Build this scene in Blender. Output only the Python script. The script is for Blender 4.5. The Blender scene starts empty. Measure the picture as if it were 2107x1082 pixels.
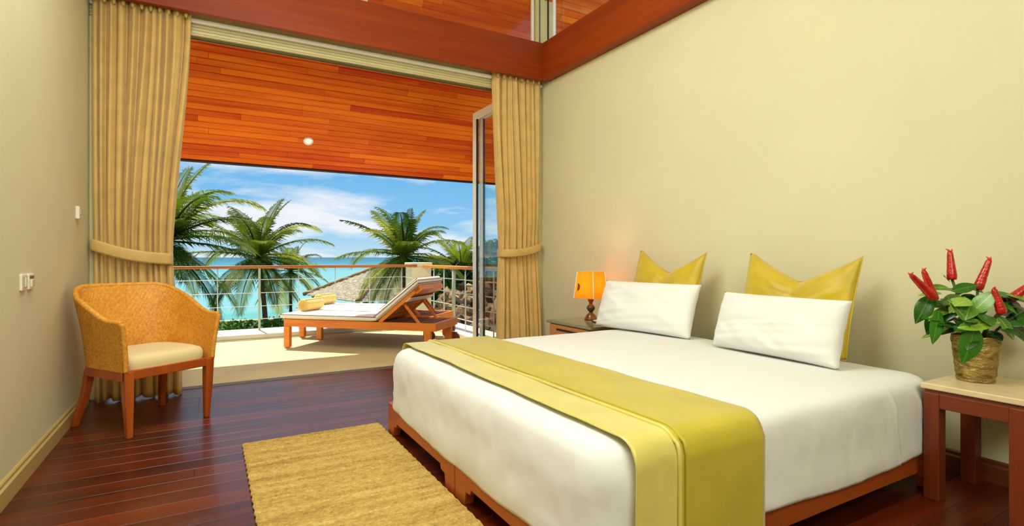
import bpy, bmesh, math, random
from mathutils import Vector, Matrix, Euler, noise
R = math.radians
rnd = random.Random(7)
SC = bpy.context.scene
COL = SC.collection

def lin(c):
    c /= 255.0
    return c/12.92 if c <= 0.04045 else ((c+0.055)/1.055)**2.4
def rgb(r, g, b): return (lin(r), lin(g), lin(b), 1.0)

# ------------------------------------------------------------------ camera
cam_d = bpy.data.cameras.new('camera'); cam = bpy.data.objects.new('camera', cam_d); COL.objects.link(cam)
cam.location = (0, 0, 1.05); cam.rotation_euler = (R(90), 0, R(-29.7))
cam_d.sensor_width = 36; cam_d.lens = 18.69; cam_d.shift_y = -12/2107; cam_d.clip_end = 20000; cam_d.clip_start = .05
SC.camera = cam
SC.view_settings.view_transform = 'Standard'; SC.view_settings.look = 'None'
SC.view_settings.gamma = 1; SC.view_settings.use_curve_mapping = False
SC.view_settings.exposure = 0.0

# ------------------------------------------------------------------ node helpers
class NT:
    def __init__(s, tree): s.t = tree; s.n = tree.nodes; s.l = tree.links
    def new(s, typ, **kw):
        n = s.n.new(typ)
        for k, v in kw.items():
            if k in n.inputs.keys() if isinstance(k, str) else False: pass
            setattr(n, k, v)
        return n
    def link(s, a, b): s.l.new(a, b)
    def val(s, sock, v):
        if hasattr(v, 'is_linked') or hasattr(v, 'links'): s.l.new(v, sock)
        else: sock.default_value = v
    def math(s, op, a, b=None, c=None, clamp=False):
        n = s.n.new('ShaderNodeMath'); n.operation = op; n.use_clamp = clamp
        for i, v in enumerate((a, b, c)):
            if v is not None: s.val(n.inputs[i], v)
        return n.outputs[0]
    def ramp(s, fac, stops):
        n = s.n.new('ShaderNodeValToRGB'); e = n.color_ramp.elements
        while len(e) < len(stops): e.new(0.5)
        for i, (p, c) in enumerate(stops): e[i].position = p; e[i].color = c
        s.l.new(fac, n.inputs[0]); return n.outputs[0]
    def mapr(s, v, a, b, c=0.0, d=1.0):
        n = s.n.new('ShaderNodeMapRange'); s.l.new(v, n.inputs[0])
        for i, x in enumerate((a, b, c, d)): n.inputs[1+i].default_value = x
        return n.outputs[0]
    def mix(s, fac, a, b, mode='MIX'):
        n = s.n.new('ShaderNodeMix'); n.data_type = 'RGBA'; n.blend_type = mode
        s.val(n.inputs[0], fac); s.val(n.inputs[6], a); s.val(n.inputs[7], b); return n.outputs[2]
    def noise(s, vec, scale=5, detail=4, rough=.55, dist=0):
        n = s.n.new('ShaderNodeTexNoise'); n.inputs['Scale'].default_value = scale
        n.inputs['Detail'].default_value = detail; n.inputs['Roughness'].default_value = rough
        n.inputs['Distortion'].default_value = dist
        if vec is not None: s.l.new(vec, n.inputs['Vector'])
        return n.outputs[0]
    def mapping(s, vec, scale=(1, 1, 1), loc=(0, 0, 0), rot=(0, 0, 0)):
        n = s.n.new('ShaderNodeMapping'); s.l.new(vec, n.inputs[0])
        n.inputs['Scale'].default_value = scale; n.inputs['Location'].default_value = loc; n.inputs['Rotation'].default_value = rot
        return n.outputs[0]
    def obj(s): return s.n.new('ShaderNodeTexCoord').outputs['Object']
    def pos(s): return s.n.new('ShaderNodeNewGeometry').outputs['Position']
    def orand(s): return s.n.new('ShaderNodeObjectInfo').outputs['Random']
    def bump(s, h, strength=.3, dist=.01):
        n = s.n.new('ShaderNodeBump'); n.inputs['Strength'].default_value = strength; n.inputs['Distance'].default_value = dist
        s.l.new(h, n.inputs['Height']); return n.outputs[0]

# ------------------------------------------------------------------ world, sun, fill lights
SKY_STRENGTH = 1.0
world = bpy.data.worlds.new('sky'); SC.world = world; world.use_nodes = True
W = NT(world.node_tree); W.n.clear()
d = W.n.new('ShaderNodeTexCoord').outputs['Generated']
sx = W.n.new('ShaderNodeSeparateXYZ'); W.link(d, sx.inputs[0])
z = sx.outputs[2]
grad = W.ramp(W.mapr(z, 0.0, 0.6), [(0, rgb(196, 228, 244)), (.10, rgb(142, 202, 242)), (.30, rgb(104, 180, 236)), (1, rgb(60, 130, 210))])
zz = W.math('ADD', W.math('MAXIMUM', z, 0.0), 0.26)
cx = W.math('DIVIDE', sx.outputs[0], zz); cy = W.math('DIVIDE', sx.outputs[1], zz)
cv = W.n.new('ShaderNodeCombineXYZ'); W.link(cx, cv.inputs[0]); W.link(cy, cv.inputs[1])
cm = W.mapping(cv.outputs[0], scale=(1.25, 1.9, 1), loc=(3.1, 1.75, 0))
n1 = W.noise(cm, 1.0, 7, .56, .25)
mask = W.ramp(n1, [(.44, (0, 0, 0, 1)), (.58, (.85, .85, .85, 1)), (.74, (1, 1, 1, 1))])
skycol = W.mix(mask, grad, rgb(250, 251, 252))
bg = W.n.new('ShaderNodeBackground'); W.link(skycol, bg.inputs[0]); bg.inputs[1].default_value = SKY_STRENGTH
wo = W.n.new('ShaderNodeOutputWorld'); W.link(bg.outputs[0], wo.inputs[0])

def add_light(name, typ, loc, energy, color, **kw):
    l = bpy.data.lights.new(name, typ); l.energy = energy; l.color = color
    for k, v in kw.items(): setattr(l, k, v)
    o = bpy.data.objects.new(name, l); COL.objects.link(o); o.location = loc; return o
sun = add_light('sun', 'SUN', (0, 0, 30), 6.5, (1.0, .94, .82), angle=R(.6))
sun.rotation_euler = Vector((.07, -.50, -1)).to_track_quat('-Z', 'Y').to_euler()
# two broad unseen lights added to brighten the room, over the middle and behind the viewer
fill1 = add_light('fill_light', 'AREA', (.35, 2.3, 3.80), 146, (.98, 1.0, .95), shape='RECTANGLE', size=2.0, size_y=2.4)
fill1.rotation_euler = Vector((.42, -.10, -1)).to_track_quat('-Z', 'Y').to_euler()
fill2 = add_light('fill_light', 'AREA', (.3, -1.4, 2.9), 78, (.98, 1.0, .95), shape='RECTANGLE', size=2.0, size_y=1.2)
fill2.rotation_euler = Vector((-.15, 1.0, -.35)).to_track_quat('-Z', 'Y').to_euler()

# ------------------------------------------------------------------ materials
def newmat(name):
    m = bpy.data.materials.new(name); m.use_nodes = True; t = NT(m.node_tree); t.n.clear()
    out = t.n.new('ShaderNodeOutputMaterial'); p = t.n.new('ShaderNodeBsdfPrincipled'); t.link(p.outputs[0], out.inputs[0])
    t.p = p; t.out = out; return m, t
def plain(name, col, rough=.6, metal=0, var=.08, scale=6, bump=0, bscale=60, spec=.5, coat=0, sheen=0):
    m, t = newmat(name); p = t.p
    co = t.obj(); n = t.noise(co, scale, 4)
    dark = tuple(c*(1-var*1.6) for c in col[:3])+(1,); lite = tuple(min(1, c*(1+var)) for c in col[:3])+(1,)
    t.link(t.ramp(n, [(.3, dark), (.7, lite)]), p.inputs['Base Color'])
    p.inputs['Roughness'].default_value = rough; p.inputs['Metallic'].default_value = metal
    p.inputs['Specular IOR Level'].default_value = spec; p.inputs['Coat Weight'].default_value = coat
    if sheen: p.inputs['Sheen Weight'].default_value = sheen; p.inputs['Sheen Tint'].default_value = col
    if bump: t.link(t.bump(t.noise(co, bscale, 3), bump, .004), p.inputs['Normal'])
    return m
def wood(name, dark, lite, axis=0, rough=.35, rand=.35, fine=38, coat=0, spec=.5, strength=1.0):
    """grain along the object's own axis; every board has its own tone"""
    m, t = newmat(name); p = t.p
    co = t.obj(); r = t.orand()
    off = t.n.new('ShaderNodeVectorMath'); off.operation = 'ADD'; t.link(co, off.inputs[0])
    cb = t.n.new('ShaderNodeCombineXYZ')
    for i in range(3): t.link(t.math('MULTIPLY', r, 37.0+11*i), cb.inputs[i])
    t.link(cb.outputs[0], off.inputs[1])
    s1 = [fine]*3; s1[axis] = fine*.045; s2 = [fine*.22]*3; s2[axis] = fine*.02
    g1 = t.noise(t.mapping(off.outputs[0], s1), 1, 5, .6, .4); g2 = t.noise(t.mapping(off.outputs[0], s2), 1, 3, .5, .6)
    g = t.math('ADD', t.math('MULTIPLY', g1, .5), t.math('MULTIPLY', g2, .5))
    g = t.math('ADD', g, t.math('MULTIPLY', t.math('SUBTRACT', r, .5), rand))
    t.link(t.ramp(g, [(.30, dark), (.68, lite)]), p.inputs['Base Color'])
    p.inputs['Roughness'].default_value = rough; p.inputs['Coat Weight'].default_value = coat; p.inputs['Specular IOR Level'].default_value = spec
    t.link(t.bump(g1, .12*strength, .002), p.inputs['Normal'])
    return m
def fabric(name, col, rough=.8, scale=700, bump=.25, sheen=.2, trans=0.0, var=.06, vscale=5, spec=.3):
    m, t = newmat(name); p = t.p; co = t.obj()
    n = t.noise(co, vscale, 3)
    dark = tuple(c*(1-var*1.7) for c in col[:3])+(1,); lite = tuple(min(1, c*(1+var)) for c in col[:3])+(1,)
    cc = t.ramp(n, [(.3, dark), (.7, lite)])
    t.link(cc, p.inputs['Base Color']); p.inputs['Roughness'].default_value = rough
    p.inputs['Sheen Weight'].default_value = sheen; p.inputs['Specular IOR Level'].default_value = spec
    t.link(t.bump(t.noise(t.mapping(co, (scale, scale, scale*.6)), 1, 2), bump, .001), p.inputs['Normal'])
    if trans:
        tr = t.n.new('ShaderNodeBsdfTranslucent'); t.link(cc, tr.inputs[0])
        mx = t.n.new('ShaderNodeMixShader'); mx.inputs[0].default_value = trans
        t.link(p.outputs[0], mx.inputs[1]); t.link(tr.outputs[0], mx.inputs[2]); t.link(mx.outputs[0], t.out.inputs[0])
    return m
def leafmat(name, dark, lite, trans=.3, rough=.45, scale=3, axis=None):
    m, t = newmat(name); p = t.p; co = t.obj(); r = t.orand()
    n = t.noise(co, scale, 3)
    g = t.math('ADD', n, t.math('MULTIPLY', t.math('SUBTRACT', r, .5), .5))
    cc = t.ramp(g, [(.25, dark), (.75, lite)])
    t.link(cc, p.inputs['Base Color']); p.inputs['Roughness'].default_value = rough; p.inputs['Specular IOR Level'].default_value = .25
    tr = t.n.new('ShaderNodeBsdfTranslucent'); t.link(cc, tr.inputs[0])
    mx = t.n.new('ShaderNodeMixShader'); mx.inputs[0].default_value = trans
    t.link(p.outputs[0], mx.inputs[1]); t.link(tr.outputs[0], mx.inputs[2]); t.link(mx.outputs[0], t.out.inputs[0])
    return m

M = {}
M['wall'] = plain('wall_paint', rgb(222, 216, 178), .75, var=.02, scale=1.5, bump=.05, bscale=220, spec=.25)
M['ceil'] = plain('ceiling_paint', rgb(232, 224, 190), .8, var=.02)
M['floor'] = wood('mahogany_floor', rgb(52, 12, 4), rgb(108, 38, 10), 0, .32, .26, 30, coat=.08)
M['subfloor'] = plain('subfloor', rgb(30, 10, 6), .8)
M['beam'] = wood('beam_wood', rgb(130, 45, 2), rgb(164, 66, 6), 0, .5, .08, 26, spec=.3)
M['beam_y'] = wood('beam_wood_depth', rgb(130, 45, 2), rgb(164, 66, 6), 1, .5, .08, 26, spec=.3)
M['soffit'] = wood('soffit_wood', rgb(206, 66, 2), rgb(255, 128, 10), 0, .55, .34, 34, spec=.2)
M['soffit_dark'] = plain('soffit_backing', rgb(30, 10, 4), .8)
M['fascia'] = plain('fascia_dark', rgb(36, 18, 12), .6)
M['trim_cream'] = plain('cream_joinery', rgb(214, 204, 152), .45, var=.03)
M['frame_white'] = plain('white_metal_frame', rgb(250, 250, 238), .35, var=.02)
M['track'] = plain('track_dark', rgb(105, 95, 66), .5)
M['base_left'] = wood('pale_baseboard', rgb(176, 150, 84), rgb(206, 182, 116), 1, .4, .05, 14)
M['base_right'] = wood('brown_baseboard', rgb(96, 44, 18), rgb(128, 64, 28), 1, .4, .05, 20)
M['deck'] = plain('balcony_screed', rgb(222, 206, 146), .8, var=.06, scale=2.2, bump=.2, bscale=260)
M['kerb'] = plain('white_kerb', rgb(236, 230, 205), .7, var=.05)
M['column'] = plain('column_render', rgb(238, 226, 178), .8, var=.03, bump=.1)
M['steel'] = plain('painted_steel', rgb(214, 220, 206), .4, var=.03)
M['post_green'] = plain('post_grey_green', rgb(176, 188, 160), .5, var=.04)
M['handrail'] = wood('handrail_wood', rgb(150, 76, 22), rgb(206, 122, 44), 0, .4, .2, 30)
M['handrail_y'] = wood('handrail_wood_depth', rgb(220, 130, 20), rgb(255, 190, 60), 1, .4, .2, 30)
M['curtain'] = fabric('curtain_silk', rgb(232, 196, 116), .5, 500, .15, .3, .18, .06, 9, .4)
M['teak'] = wood('teak', rgb(206, 100, 22), rgb(246, 150, 50), 0, .45, .15, 36)
M['teak_y'] = wood('teak_across', rgb(206, 100, 22), rgb(246, 150, 50), 1, .45, .15, 36)
M['teak_dark'] = wood('teak_brown', rgb(92, 44, 20), rgb(140, 72, 32), 1, .6, .3, 36)  # darker brown teak for the slats and wheels
M['cushion_out'] = fabric('canvas_cushion', rgb(244, 238, 220), .85, 500, .2, .1, 0, .03)
M['piping_dark'] = fabric('dark_piping', rgb(120, 84, 60), .8)
M['towel'] = fabric('yellow_towel', rgb(240, 206, 110), .95, 260, .8, .5, 0, .08, 40)
M['black'] = plain('black_rubber', rgb(28, 24, 22), .6)
M['bedwood'] = wood('bed_wood_long', rgb(140, 58, 14), rgb(188, 92, 30), 1, .4, .12, 24)
M['bedwood_x'] = wood('bed_wood_side', rgb(140, 58, 14), rgb(188, 92, 30), 0, .4, .12, 24)
M['sheet'] = fabric('white_cotton', rgb(232, 233, 229), .8, 900, .12, .15, 0, .012, 3)
def wrinkle(m, vs, st):
    t = NT(m.node_tree); p = [n for n in t.n if n.type == 'BSDF_PRINCIPLED'][0]; old = p.inputs['Normal'].links[0].from_node
    b = t.n.new('ShaderNodeBump'); b.inputs['Strength'].default_value = st; b.inputs['Distance'].default_value = .012
    t.link(t.noise(t.mapping(t.obj(), vs, rot=(.5, .4, .3)), 1, 2, .5, .3), b.inputs['Height']); t.link(b.outputs[0], old.inputs['Normal'])
wrinkle(M['sheet'], (4, 4, 12), .11)
M['pillow'] = fabric('white_pillowcase', rgb(234, 235, 231), .8, 900, .12, .15, 0, .012, 3)
M['runner'] = fabric('yellow_satin', rgb(194, 176, 26), .45, 700, .12, .35, 0, .05, 4, .5)
M['runner_sheen'] = fabric('yellow_satin_sheen', rgb(218, 206, 100), .34, 700, .1, .5, 0, .06, 6, .6)  # sheen of the folded satin strip, put into a paler base colour
M['velvet'] = fabric('mustard_velvet', rgb(204, 176, 10), .45, 700, .12, .5, 0, .10, 5, .5)
M['stone_green'] = plain('green_stone_top', rgb(112, 116, 84), .12, var=.12, scale=30, spec=.6)
M['stand_wood'] = wood('honey_wood', rgb(176, 100, 34), rgb(212, 140, 60), 1, .4, .1, 26)
M['stone_cream'] = plain('cream_stone_top', rgb(226, 206, 160), .25, var=.06, scale=22)
M['table_wood'] = wood('red_brown_wood', rgb(96, 36, 8), rgb(130, 54, 16), 2, .4, .08, 26)
M['table_wood_y'] = wood('red_brown_wood_across', rgb(96, 36, 8), rgb(130, 54, 16), 1, .4, .08, 26)
M['chairwood'] = wood('chair_wood', rgb(146, 58, 14), rgb(190, 92, 30), 2, .3, .1, 26, coat=.2)
M['chairseat'] = fabric('cream_upholstery', rgb(232, 212, 158), .85, 600, .15, .1, 0, .02)
M['white_plastic'] = plain('white_plastic', rgb(236, 232, 206), .35, var=.02)
M['grey_plastic'] = plain('grey_plastic', rgb(180, 176, 160), .35, var=.02)
M['beige_plastic'] = plain('beige_plastic', rgb(198, 186, 140), .35, var=.02)
M['lampwood'] = plain('turned_lamp_wood', rgb(112, 56, 22), .2, var=.2, scale=14, coat=.4)
M['lampwood_dark'] = plain('turned_lamp_wood_dark', rgb(70, 48, 24), .2, var=.2, scale=14, coat=.4)
M['brown'] = plain('brown_motif', rgb(120, 70, 20), .7)
M['palm'] = leafmat('palm_leaf', rgb(34, 64, 8), rgb(132, 152, 34), .45, .65, 1.3)
M['palm_y'] = leafmat('palm_leaf_yellow', rgb(90, 110, 16), rgb(186, 186, 54), .45, .65, 1.3)
M['rachis'] = plain('palm_rib', rgb(150, 150, 70), .5)
M['bark'] = plain('palm_bark', rgb(116, 88, 60), .9, var=.25, scale=9)
M['bark_dark'] = plain('palm_bark_dark', rgb(58, 40, 30), .9, var=.25, scale=9)
M['tree'] = leafmat('tree_leaf', rgb(16, 44, 10), rgb(70, 118, 30), .2, .5, 1.0)
M['hedge'] = leafmat('hedge_leaf', rgb(28, 70, 8), rgb(116, 160, 30), .2, .5, .8)
M['coco'] = plain('coconut', rgb(150, 120, 40), .5)
M['sand'] = plain('sand', rgb(222, 206, 160), .9, var=.08, scale=.3)
M['grass'] = plain('lawn', rgb(60, 96, 30), .9, var=.3, scale=.8)
M['rock'] = None
def mk_leaf(name, dark, lite, rib):
    m, t = newmat(name); p = t.p; co = t.obj(); r = t.orand(); sp = t.n.new('ShaderNodeSeparateXYZ'); t.link(co, sp.inputs[0])
    ay = t.math('ABSOLUTE', sp.outputs[1])
    g = t.math('ADD', t.math('MULTIPLY', t.noise(co, 2.5, 2), .5), t.math('MULTIPLY', r, .5))
    base = t.ramp(g, [(.25, dark), (.75, lite)])
    vein = t.math('PINGPONG', t.math('ADD', sp.outputs[0], t.math('MULTIPLY', ay, -.8)), .06)
    v2 = t.math('MULTIPLY', t.math('LESS_THAN', vein, .007), .30)
    mid = t.math('MULTIPLY', t.math('LESS_THAN', ay, .014), .75)
    t.link(t.mix(t.math('MAXIMUM', mid, v2), base, rib), p.inputs['Base Color'])
    p.inputs['Roughness'].default_value = .26; p.inputs['Specular IOR Level'].default_value = .5
    return m
M['leaf_pot'] = mk_leaf('costus_leaf', rgb(12, 48, 8), rgb(52, 118, 22), rgb(90, 140, 46))
M['leaf_lite'] = mk_leaf('costus_leaf_light', rgb(56, 118, 20), rgb(140, 186, 56), rgb(190, 206, 110))
M['stem'] = plain('plant_stem', rgb(70, 84, 30), .5)
M['flower'] = plain('red_bract', rgb(190, 18, 10), .3, var=.22, scale=50, coat=.3)
M['flower_o'] = plain('orange_bract', rgb(226, 70, 20), .3, var=.2, scale=50)
M['soil'] = plain('soil', rgb(36, 26, 16), .95)
M['pot'] = None

def mk_rock():
    m, t = newmat('brown_rock'); p = t.p; co = t.obj(); r = t.orand()
    g = t.math('ADD', t.noise(co, 7, 5), t.math('MULTIPLY', t.math('SUBTRACT', r, .5), .7))
    t.link(t.ramp(g, [(.2, rgb(50, 34, 16)), (.55, rgb(126, 90, 48)), (.85, rgb(190, 160, 108))]), p.inputs['Base Color'])
    p.inputs['Roughness'].default_value = .9; t.link(t.bump(t.noise(co, 20, 4), .6, .02), p.inputs['Normal']); return m
M['rock'] = mk_rock()
def mk_pot():
    m, t = newmat('bronze_foil'); p = t.p; co = t.obj()
    n = t.noise(t.mapping(co, (14, 14, 40)), 1, 4, .6, .8)
    t.link(t.ramp(n, [(.3, rgb(104, 82, 38)), (.7, rgb(206, 178, 104))]), p.inputs['Base Color'])
    p.inputs['Roughness'].default_value = .34; p.inputs['Metallic'].default_value = .65
    t.link(t.bump(n, 1.0, .03), p.inputs['Normal']); return m
M['pot'] = mk_pot()
def mk_rattan():
    m, t = newmat('woven_rattan'); p = t.p; co = t.obj()
    n = t.noise(co, 60, 4, .6); n2 = t.noise(co, 5, 3)
    g = t.math('ADD', t.math('MULTIPLY', n, .7), t.math('MULTIPLY', n2, .3))
    t.link(t.ramp(g, [(.28, rgb(190, 118, 28)), (.5, rgb(224, 154, 50)), (.74, rgb(244, 188, 84))]), p.inputs['Base Color'])
    p.inputs['Roughness'].default_value = .5; t.link(t.bump(n, .4, .003), p.inputs['Normal']); return m
M['rattan'] = mk_rattan()
def mk_jute():
    m, t = newmat('woven_jute'); p = t.p; co = t.obj()
    n = t.noise(t.mapping(co, (40, 110, 60)), 1, 4, .65); n2 = t.noise(t.mapping(co, (1.2, 16, 1)), 1, 3, .6)
    g = t.math('ADD', t.math('MULTIPLY', n, .55), t.math('MULTIPLY', n2, .45))
    t.link(t.ramp(g, [(.30, rgb(128, 94, 34)), (.5, rgb(190, 156, 78)), (.68, rgb(222, 194, 122))]), p.inputs['Base Color'])
    p.inputs['Roughness'].default_value = .9; t.link(t.bump(n, .8, .006), p.inputs['Normal']); return m
M['jute'] = mk_jute()
def mk_thatch():
    m, t = newmat('grey_thatch'); p = t.p; co = t.obj()
    n = t.noise(t.mapping(co, (5, 5, 22)), 1, 5, .65); r = t.orand()
    g = t.math('ADD', n, t.math('MULTIPLY', t.math('SUBTRACT', r, .5), .12))
    t.link(t.ramp(g, [(.28, rgb(92, 82, 64)), (.5, rgb(160, 148, 120)), (.72, rgb(204, 192, 162))]), p.inputs['Base Color'])
    p.inputs['Roughness'].default_value = .95; t.link(t.bump(n, .8, .05), p.inputs['Normal']); return m
M['thatch'] = mk_thatch()
M['thatch_edge'] = plain('tan_thatch_ridge', rgb(168, 136, 80), .9, var=.15)
def mk_glass():
    m, t = newmat('clear_glass'); t.n.remove(t.p)
    tr = t.n.new('ShaderNodeBsdfTransparent'); tr.inputs[0].default_value = (.975, .985, .97, 1)
    gl = t.n.new('ShaderNodeBsdfGlossy'); gl.inputs['Roughness'].default_value = .01
    lw = t.n.new('ShaderNodeLayerWeight'); lw.inputs[0].default_value = .5
    fr = t.math('ADD', .035, t.math('MULTIPLY', .9, t.math('POWER', lw.outputs['Facing'], 5.0)))
    mx = t.n.new('ShaderNodeMixShader'); t.link(fr, mx.inputs[0]); t.link(tr.outputs[0], mx.inputs[1]); t.link(gl.outputs[0], mx.inputs[2])
    t.link(mx.outputs[0], t.out.inputs[0]); return m
M['glass'] = mk_glass()
def mk_sea():
    m, t = newmat('sea_water'); p = t.p
    po = t.pos(); s = t.n.new('ShaderNodeSeparateXYZ'); t.link(po, s.inputs[0])
    k = t.math('SUBTRACT', 1.0, t.math('DIVIDE', 40.0, t.math('MAXIMUM', s.outputs[1], 40.0)))
    wv = t.noise(t.mapping(po, (.05, .22, 1)), 1, 5, .6)
    k2 = t.math('ADD', k, t.math('MULTIPLY', t.math('SUBTRACT', wv, .5), .30))
    t.link(t.ramp(k2, [(0, rgb(70, 156, 128)), (.14, rgb(72, 156, 142)), (.32, rgb(116, 172, 170)), (.80, rgb(104, 166, 170)), (.93, rgb(36, 118, 136)), (1, rgb(14, 86, 108))]), p.inputs['Base Color'])
    p.inputs['Roughness'].default_value = .35; p.inputs['Specular IOR Level'].default_value = .2; p.inputs['IOR'].default_value = 1.2
    t.link(t.bump(t.noise(t.mapping(po, (.25, .9, 1)), 1, 4, .6), .5, .6), p.inputs['Normal']); return m
M['sea'] = mk_sea()
def mk_shade():
    m, t = newmat('orange_lampshade'); p = t.p
    p.inputs['Base Color'].default_value = rgb(255, 170, 40); p.inputs['Roughness'].default_value = .8
    tr = t.n.new('ShaderNodeBsdfTranslucent'); tr.inputs[0].default_value = rgb(255, 190, 70)
    mx = t.n.new('ShaderNodeMixShader'); mx.inputs[0].default_value = .6
    t.link(p.outputs[0], mx.inputs[1]); t.link(tr.outputs[0], mx.inputs[2]); t.link(mx.outputs[0], t.out.inputs[0]); return m
M['shade'] = mk_shade()
def mk_emit(name, col, s):
    m, t = newmat(name); t.p.inputs['Base Color'].default_value = col
    t.p.inputs['Emission Color'].default_value = col; t.p.inputs['Emission Strength'].default_value = s; return m
M['lens'] = mk_emit('downlight_lens', rgb(255, 236, 190), 1.0)
M['bulb'] = mk_emit('lamp_bulb', rgb(255, 190, 100), 6.0)

# ------------------------------------------------------------------ mesh helpers
class MB:
    def __init__(s): s.v = []; s.f = []
    def add(s, vs, fs):
        o = len(s.v); s.v += [tuple(v) for v in vs]; s.f += [tuple(i+o for i in f) for f in fs]; return s
    def box(s, x0, x1, y0, y1, z0, z1, mat=None):
        vs = [(x0, y0, z0), (x1, y0, z0), (x1, y1, z0), (x0, y1, z0), (x0, y0, z1), (x1, y0, z1), (x1, y1, z1), (x0, y1, z1)]
        if mat is not None: vs = [mat @ Vector(v) for v in vs]
        return s.add(vs, [(3, 2, 1, 0), (4, 5, 6, 7), (0, 1, 5, 4), (1, 2, 6, 5), (2, 3, 7, 6), (3, 0, 4, 7)])
    def bar(s, a, b, w, h, up=(0, 0, 1)):
        a = Vector(a); b = Vector(b); d = (b-a); L = d.length; d.normalize(); u = Vector(up)
        x = d.cross(u)
        if x.length < 1e-4: x = d.cross(Vector((0, 1, 0)))
        x.normalize(); u = x.cross(d)
        vs = []
        for p in (a, b):
            for i, j in ((-1, -1), (1, -1), (1, 1), (-1, 1)): vs.append(p+x*(i*w/2)+u*(j*h/2))
        return s.add(vs, [(0, 1, 2, 3), (7, 6, 5, 4), (4, 5, 1, 0), (5, 6, 2, 1), (6, 7, 3, 2), (7, 4, 0, 3)])
    def tube(s, pts, rad, n=10, cap=True):
        pts = [Vector(p) for p in pts]; rs = rad if isinstance(rad, (list, tuple)) else [rad]*len(pts)
        vs = []; fs = []; prev = None
        for i, p in enumerate(pts):
            t = (pts[min(i+1, len(pts)-1)]-pts[max(i-1, 0)]).normalized()
            if prev is None:
                a = t.cross(Vector((0, 0, 1)))
                if a.length < .05: a = t.cross(Vector((0, 1, 0)))
            else: a = prev - t*prev.dot(t)
            a.normalize(); prev = a; b = t.cross(a)
            for k in range(n):
                an = 2*math.pi*k/n; vs.append(p+(a*math.cos(an)+b*math.sin(an))*rs[i])
        for i in range(len(pts)-1):
            for k in range(n):
                k2 = (k+1) % n; fs.append((i*n+k, i*n+k2, (i+1)*n+k2, (i+1)*n+k))
        if cap: fs.append(tuple(range(n-1, -1, -1))); fs.append(tuple((len(pts)-1)*n+k for k in range(n)))
        return s.add(vs, fs)
    def lathe(s, prof, n=28, c=(0, 0, 0), cap=True, fn=None):
        vs = []; fs = []
        for i, (r, z) in enumerate(prof):
            for k in range(n):
                a = 2*math.pi*k/n; rr = r if fn is None else fn(r, z, a); vs.append((c[0]+rr*math.cos(a), c[1]+rr*math.sin(a), c[2]+z))
        for i in range(len(prof)-1):
            for k in range(n):
                k2 = (k+1) % n; fs.append((i*n+k, i*n+k2, (i+1)*n+k2, (i+1)*n+k))
        if cap: fs.append(tuple(range(n-1, -1, -1))); fs.append(tuple((len(prof)-1)*n+k for k in range(n)))
        return s.add(vs, fs)
    def grid(s, nx, ny, fn, wrapx=False):
        vs = []; fs = []; cols = nx if wrapx else nx+1
        for j in range(ny+1):
            for i in range(cols): vs.append(fn(i/nx, j/ny))
        for j in range(ny):
            for i in range(nx):
                i2 = (i+1) % cols if wrapx else i+1
                fs.append((j*cols+i, j*cols+i2, (j+1)*cols+i2, (j+1)*cols+i))
        return s.add(vs, fs)
    def prism(s, pts2, fn0, fn1):
        n = len(pts2); vs = [fn0(*p) for p in pts2]+[fn1(*p) for p in pts2]
        fs = [tuple(range(n-1, -1, -1)), tuple(range(n, 2*n))]+[(i, (i+1) % n, n+(i+1) % n, n+i) for i in range(n)]
        return s.add(vs, fs)
    def mesh(s, name, smooth=False):
        me = bpy.data.meshes.new(name); me.from_pydata(s.v, [], s.f); me.update()
        bm = bmesh.new(); bm.from_mesh(me); bmesh.ops.recalc_face_normals(bm, faces=bm.faces); bm.to_mesh(me); bm.free()
        if smooth:
            for p in me.polygons: p.use_smooth = True
        return me
    def build(s, name, mat, parent=None, smooth=False, bevel=0, loc=None, rot=None, solid=0, seg=2):
        me = s.mesh(name, smooth); me.materials.append(M[mat] if isinstance(mat, str) else mat)
        return link(name, me, parent, loc, rot, bevel, solid, seg, smooth)
def link(name, me, parent=None, loc=None, rot=None, bevel=0, solid=0, seg=2, smooth=False):
    o = bpy.data.objects.new(name, me); COL.objects.link(o)
    if parent is not None: o.parent = parent
    if loc is not None: o.location = loc
    if rot is not None: o.rotation_euler = rot
    if solid: md = o.modifiers.new('solid', 'SOLIDIFY'); md.thickness = solid; md.offset = 0
    if bevel:
        md = o.modifiers.new('bevel', 'BEVEL'); md.width = bevel; md.segments = seg; md.limit_method = 'ANGLE'; md.angle_limit = R(40)
    return o
def tag(o, label=None, cat=None, group=None, kind=None):
    if label: o['label'] = label
    if cat: o['category'] = cat
    if group: o['group'] = group
    if kind: o['kind'] = kind
    return o
def empty(name, loc, rz, label, cat, group=None):
    o = bpy.data.objects.new(name, None); COL.objects.link(o); o.location = loc; o.rotation_euler = (0, 0, rz); o.empty_display_size = .1
    return tag(o, label, cat, group)
def struct(o): o['kind'] = 'structure'; return o
def copy_tree(o, parent=None):
    c = o.copy(); COL.objects.link(c)
    if parent is not None: c.parent = parent
    for ch in list(o.children): copy_tree(ch, c)
    return c
def sm(a, b, x):
    t = max(0, min(1, (x-a)/(b-a))); return t*t*(3-2*t)
def lerp(a, b, t): return a+(b-a)*t
def nz(x, y, z=0): return noise.noise(Vector((x, y, z)))

# ------------------------------------------------------------------ room shell
XL, XR, YB, YW = -.76, 3.18, -2.3, 4.933
ZB, ZBT, ZC = 2.93, 3.325, 3.95

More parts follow.
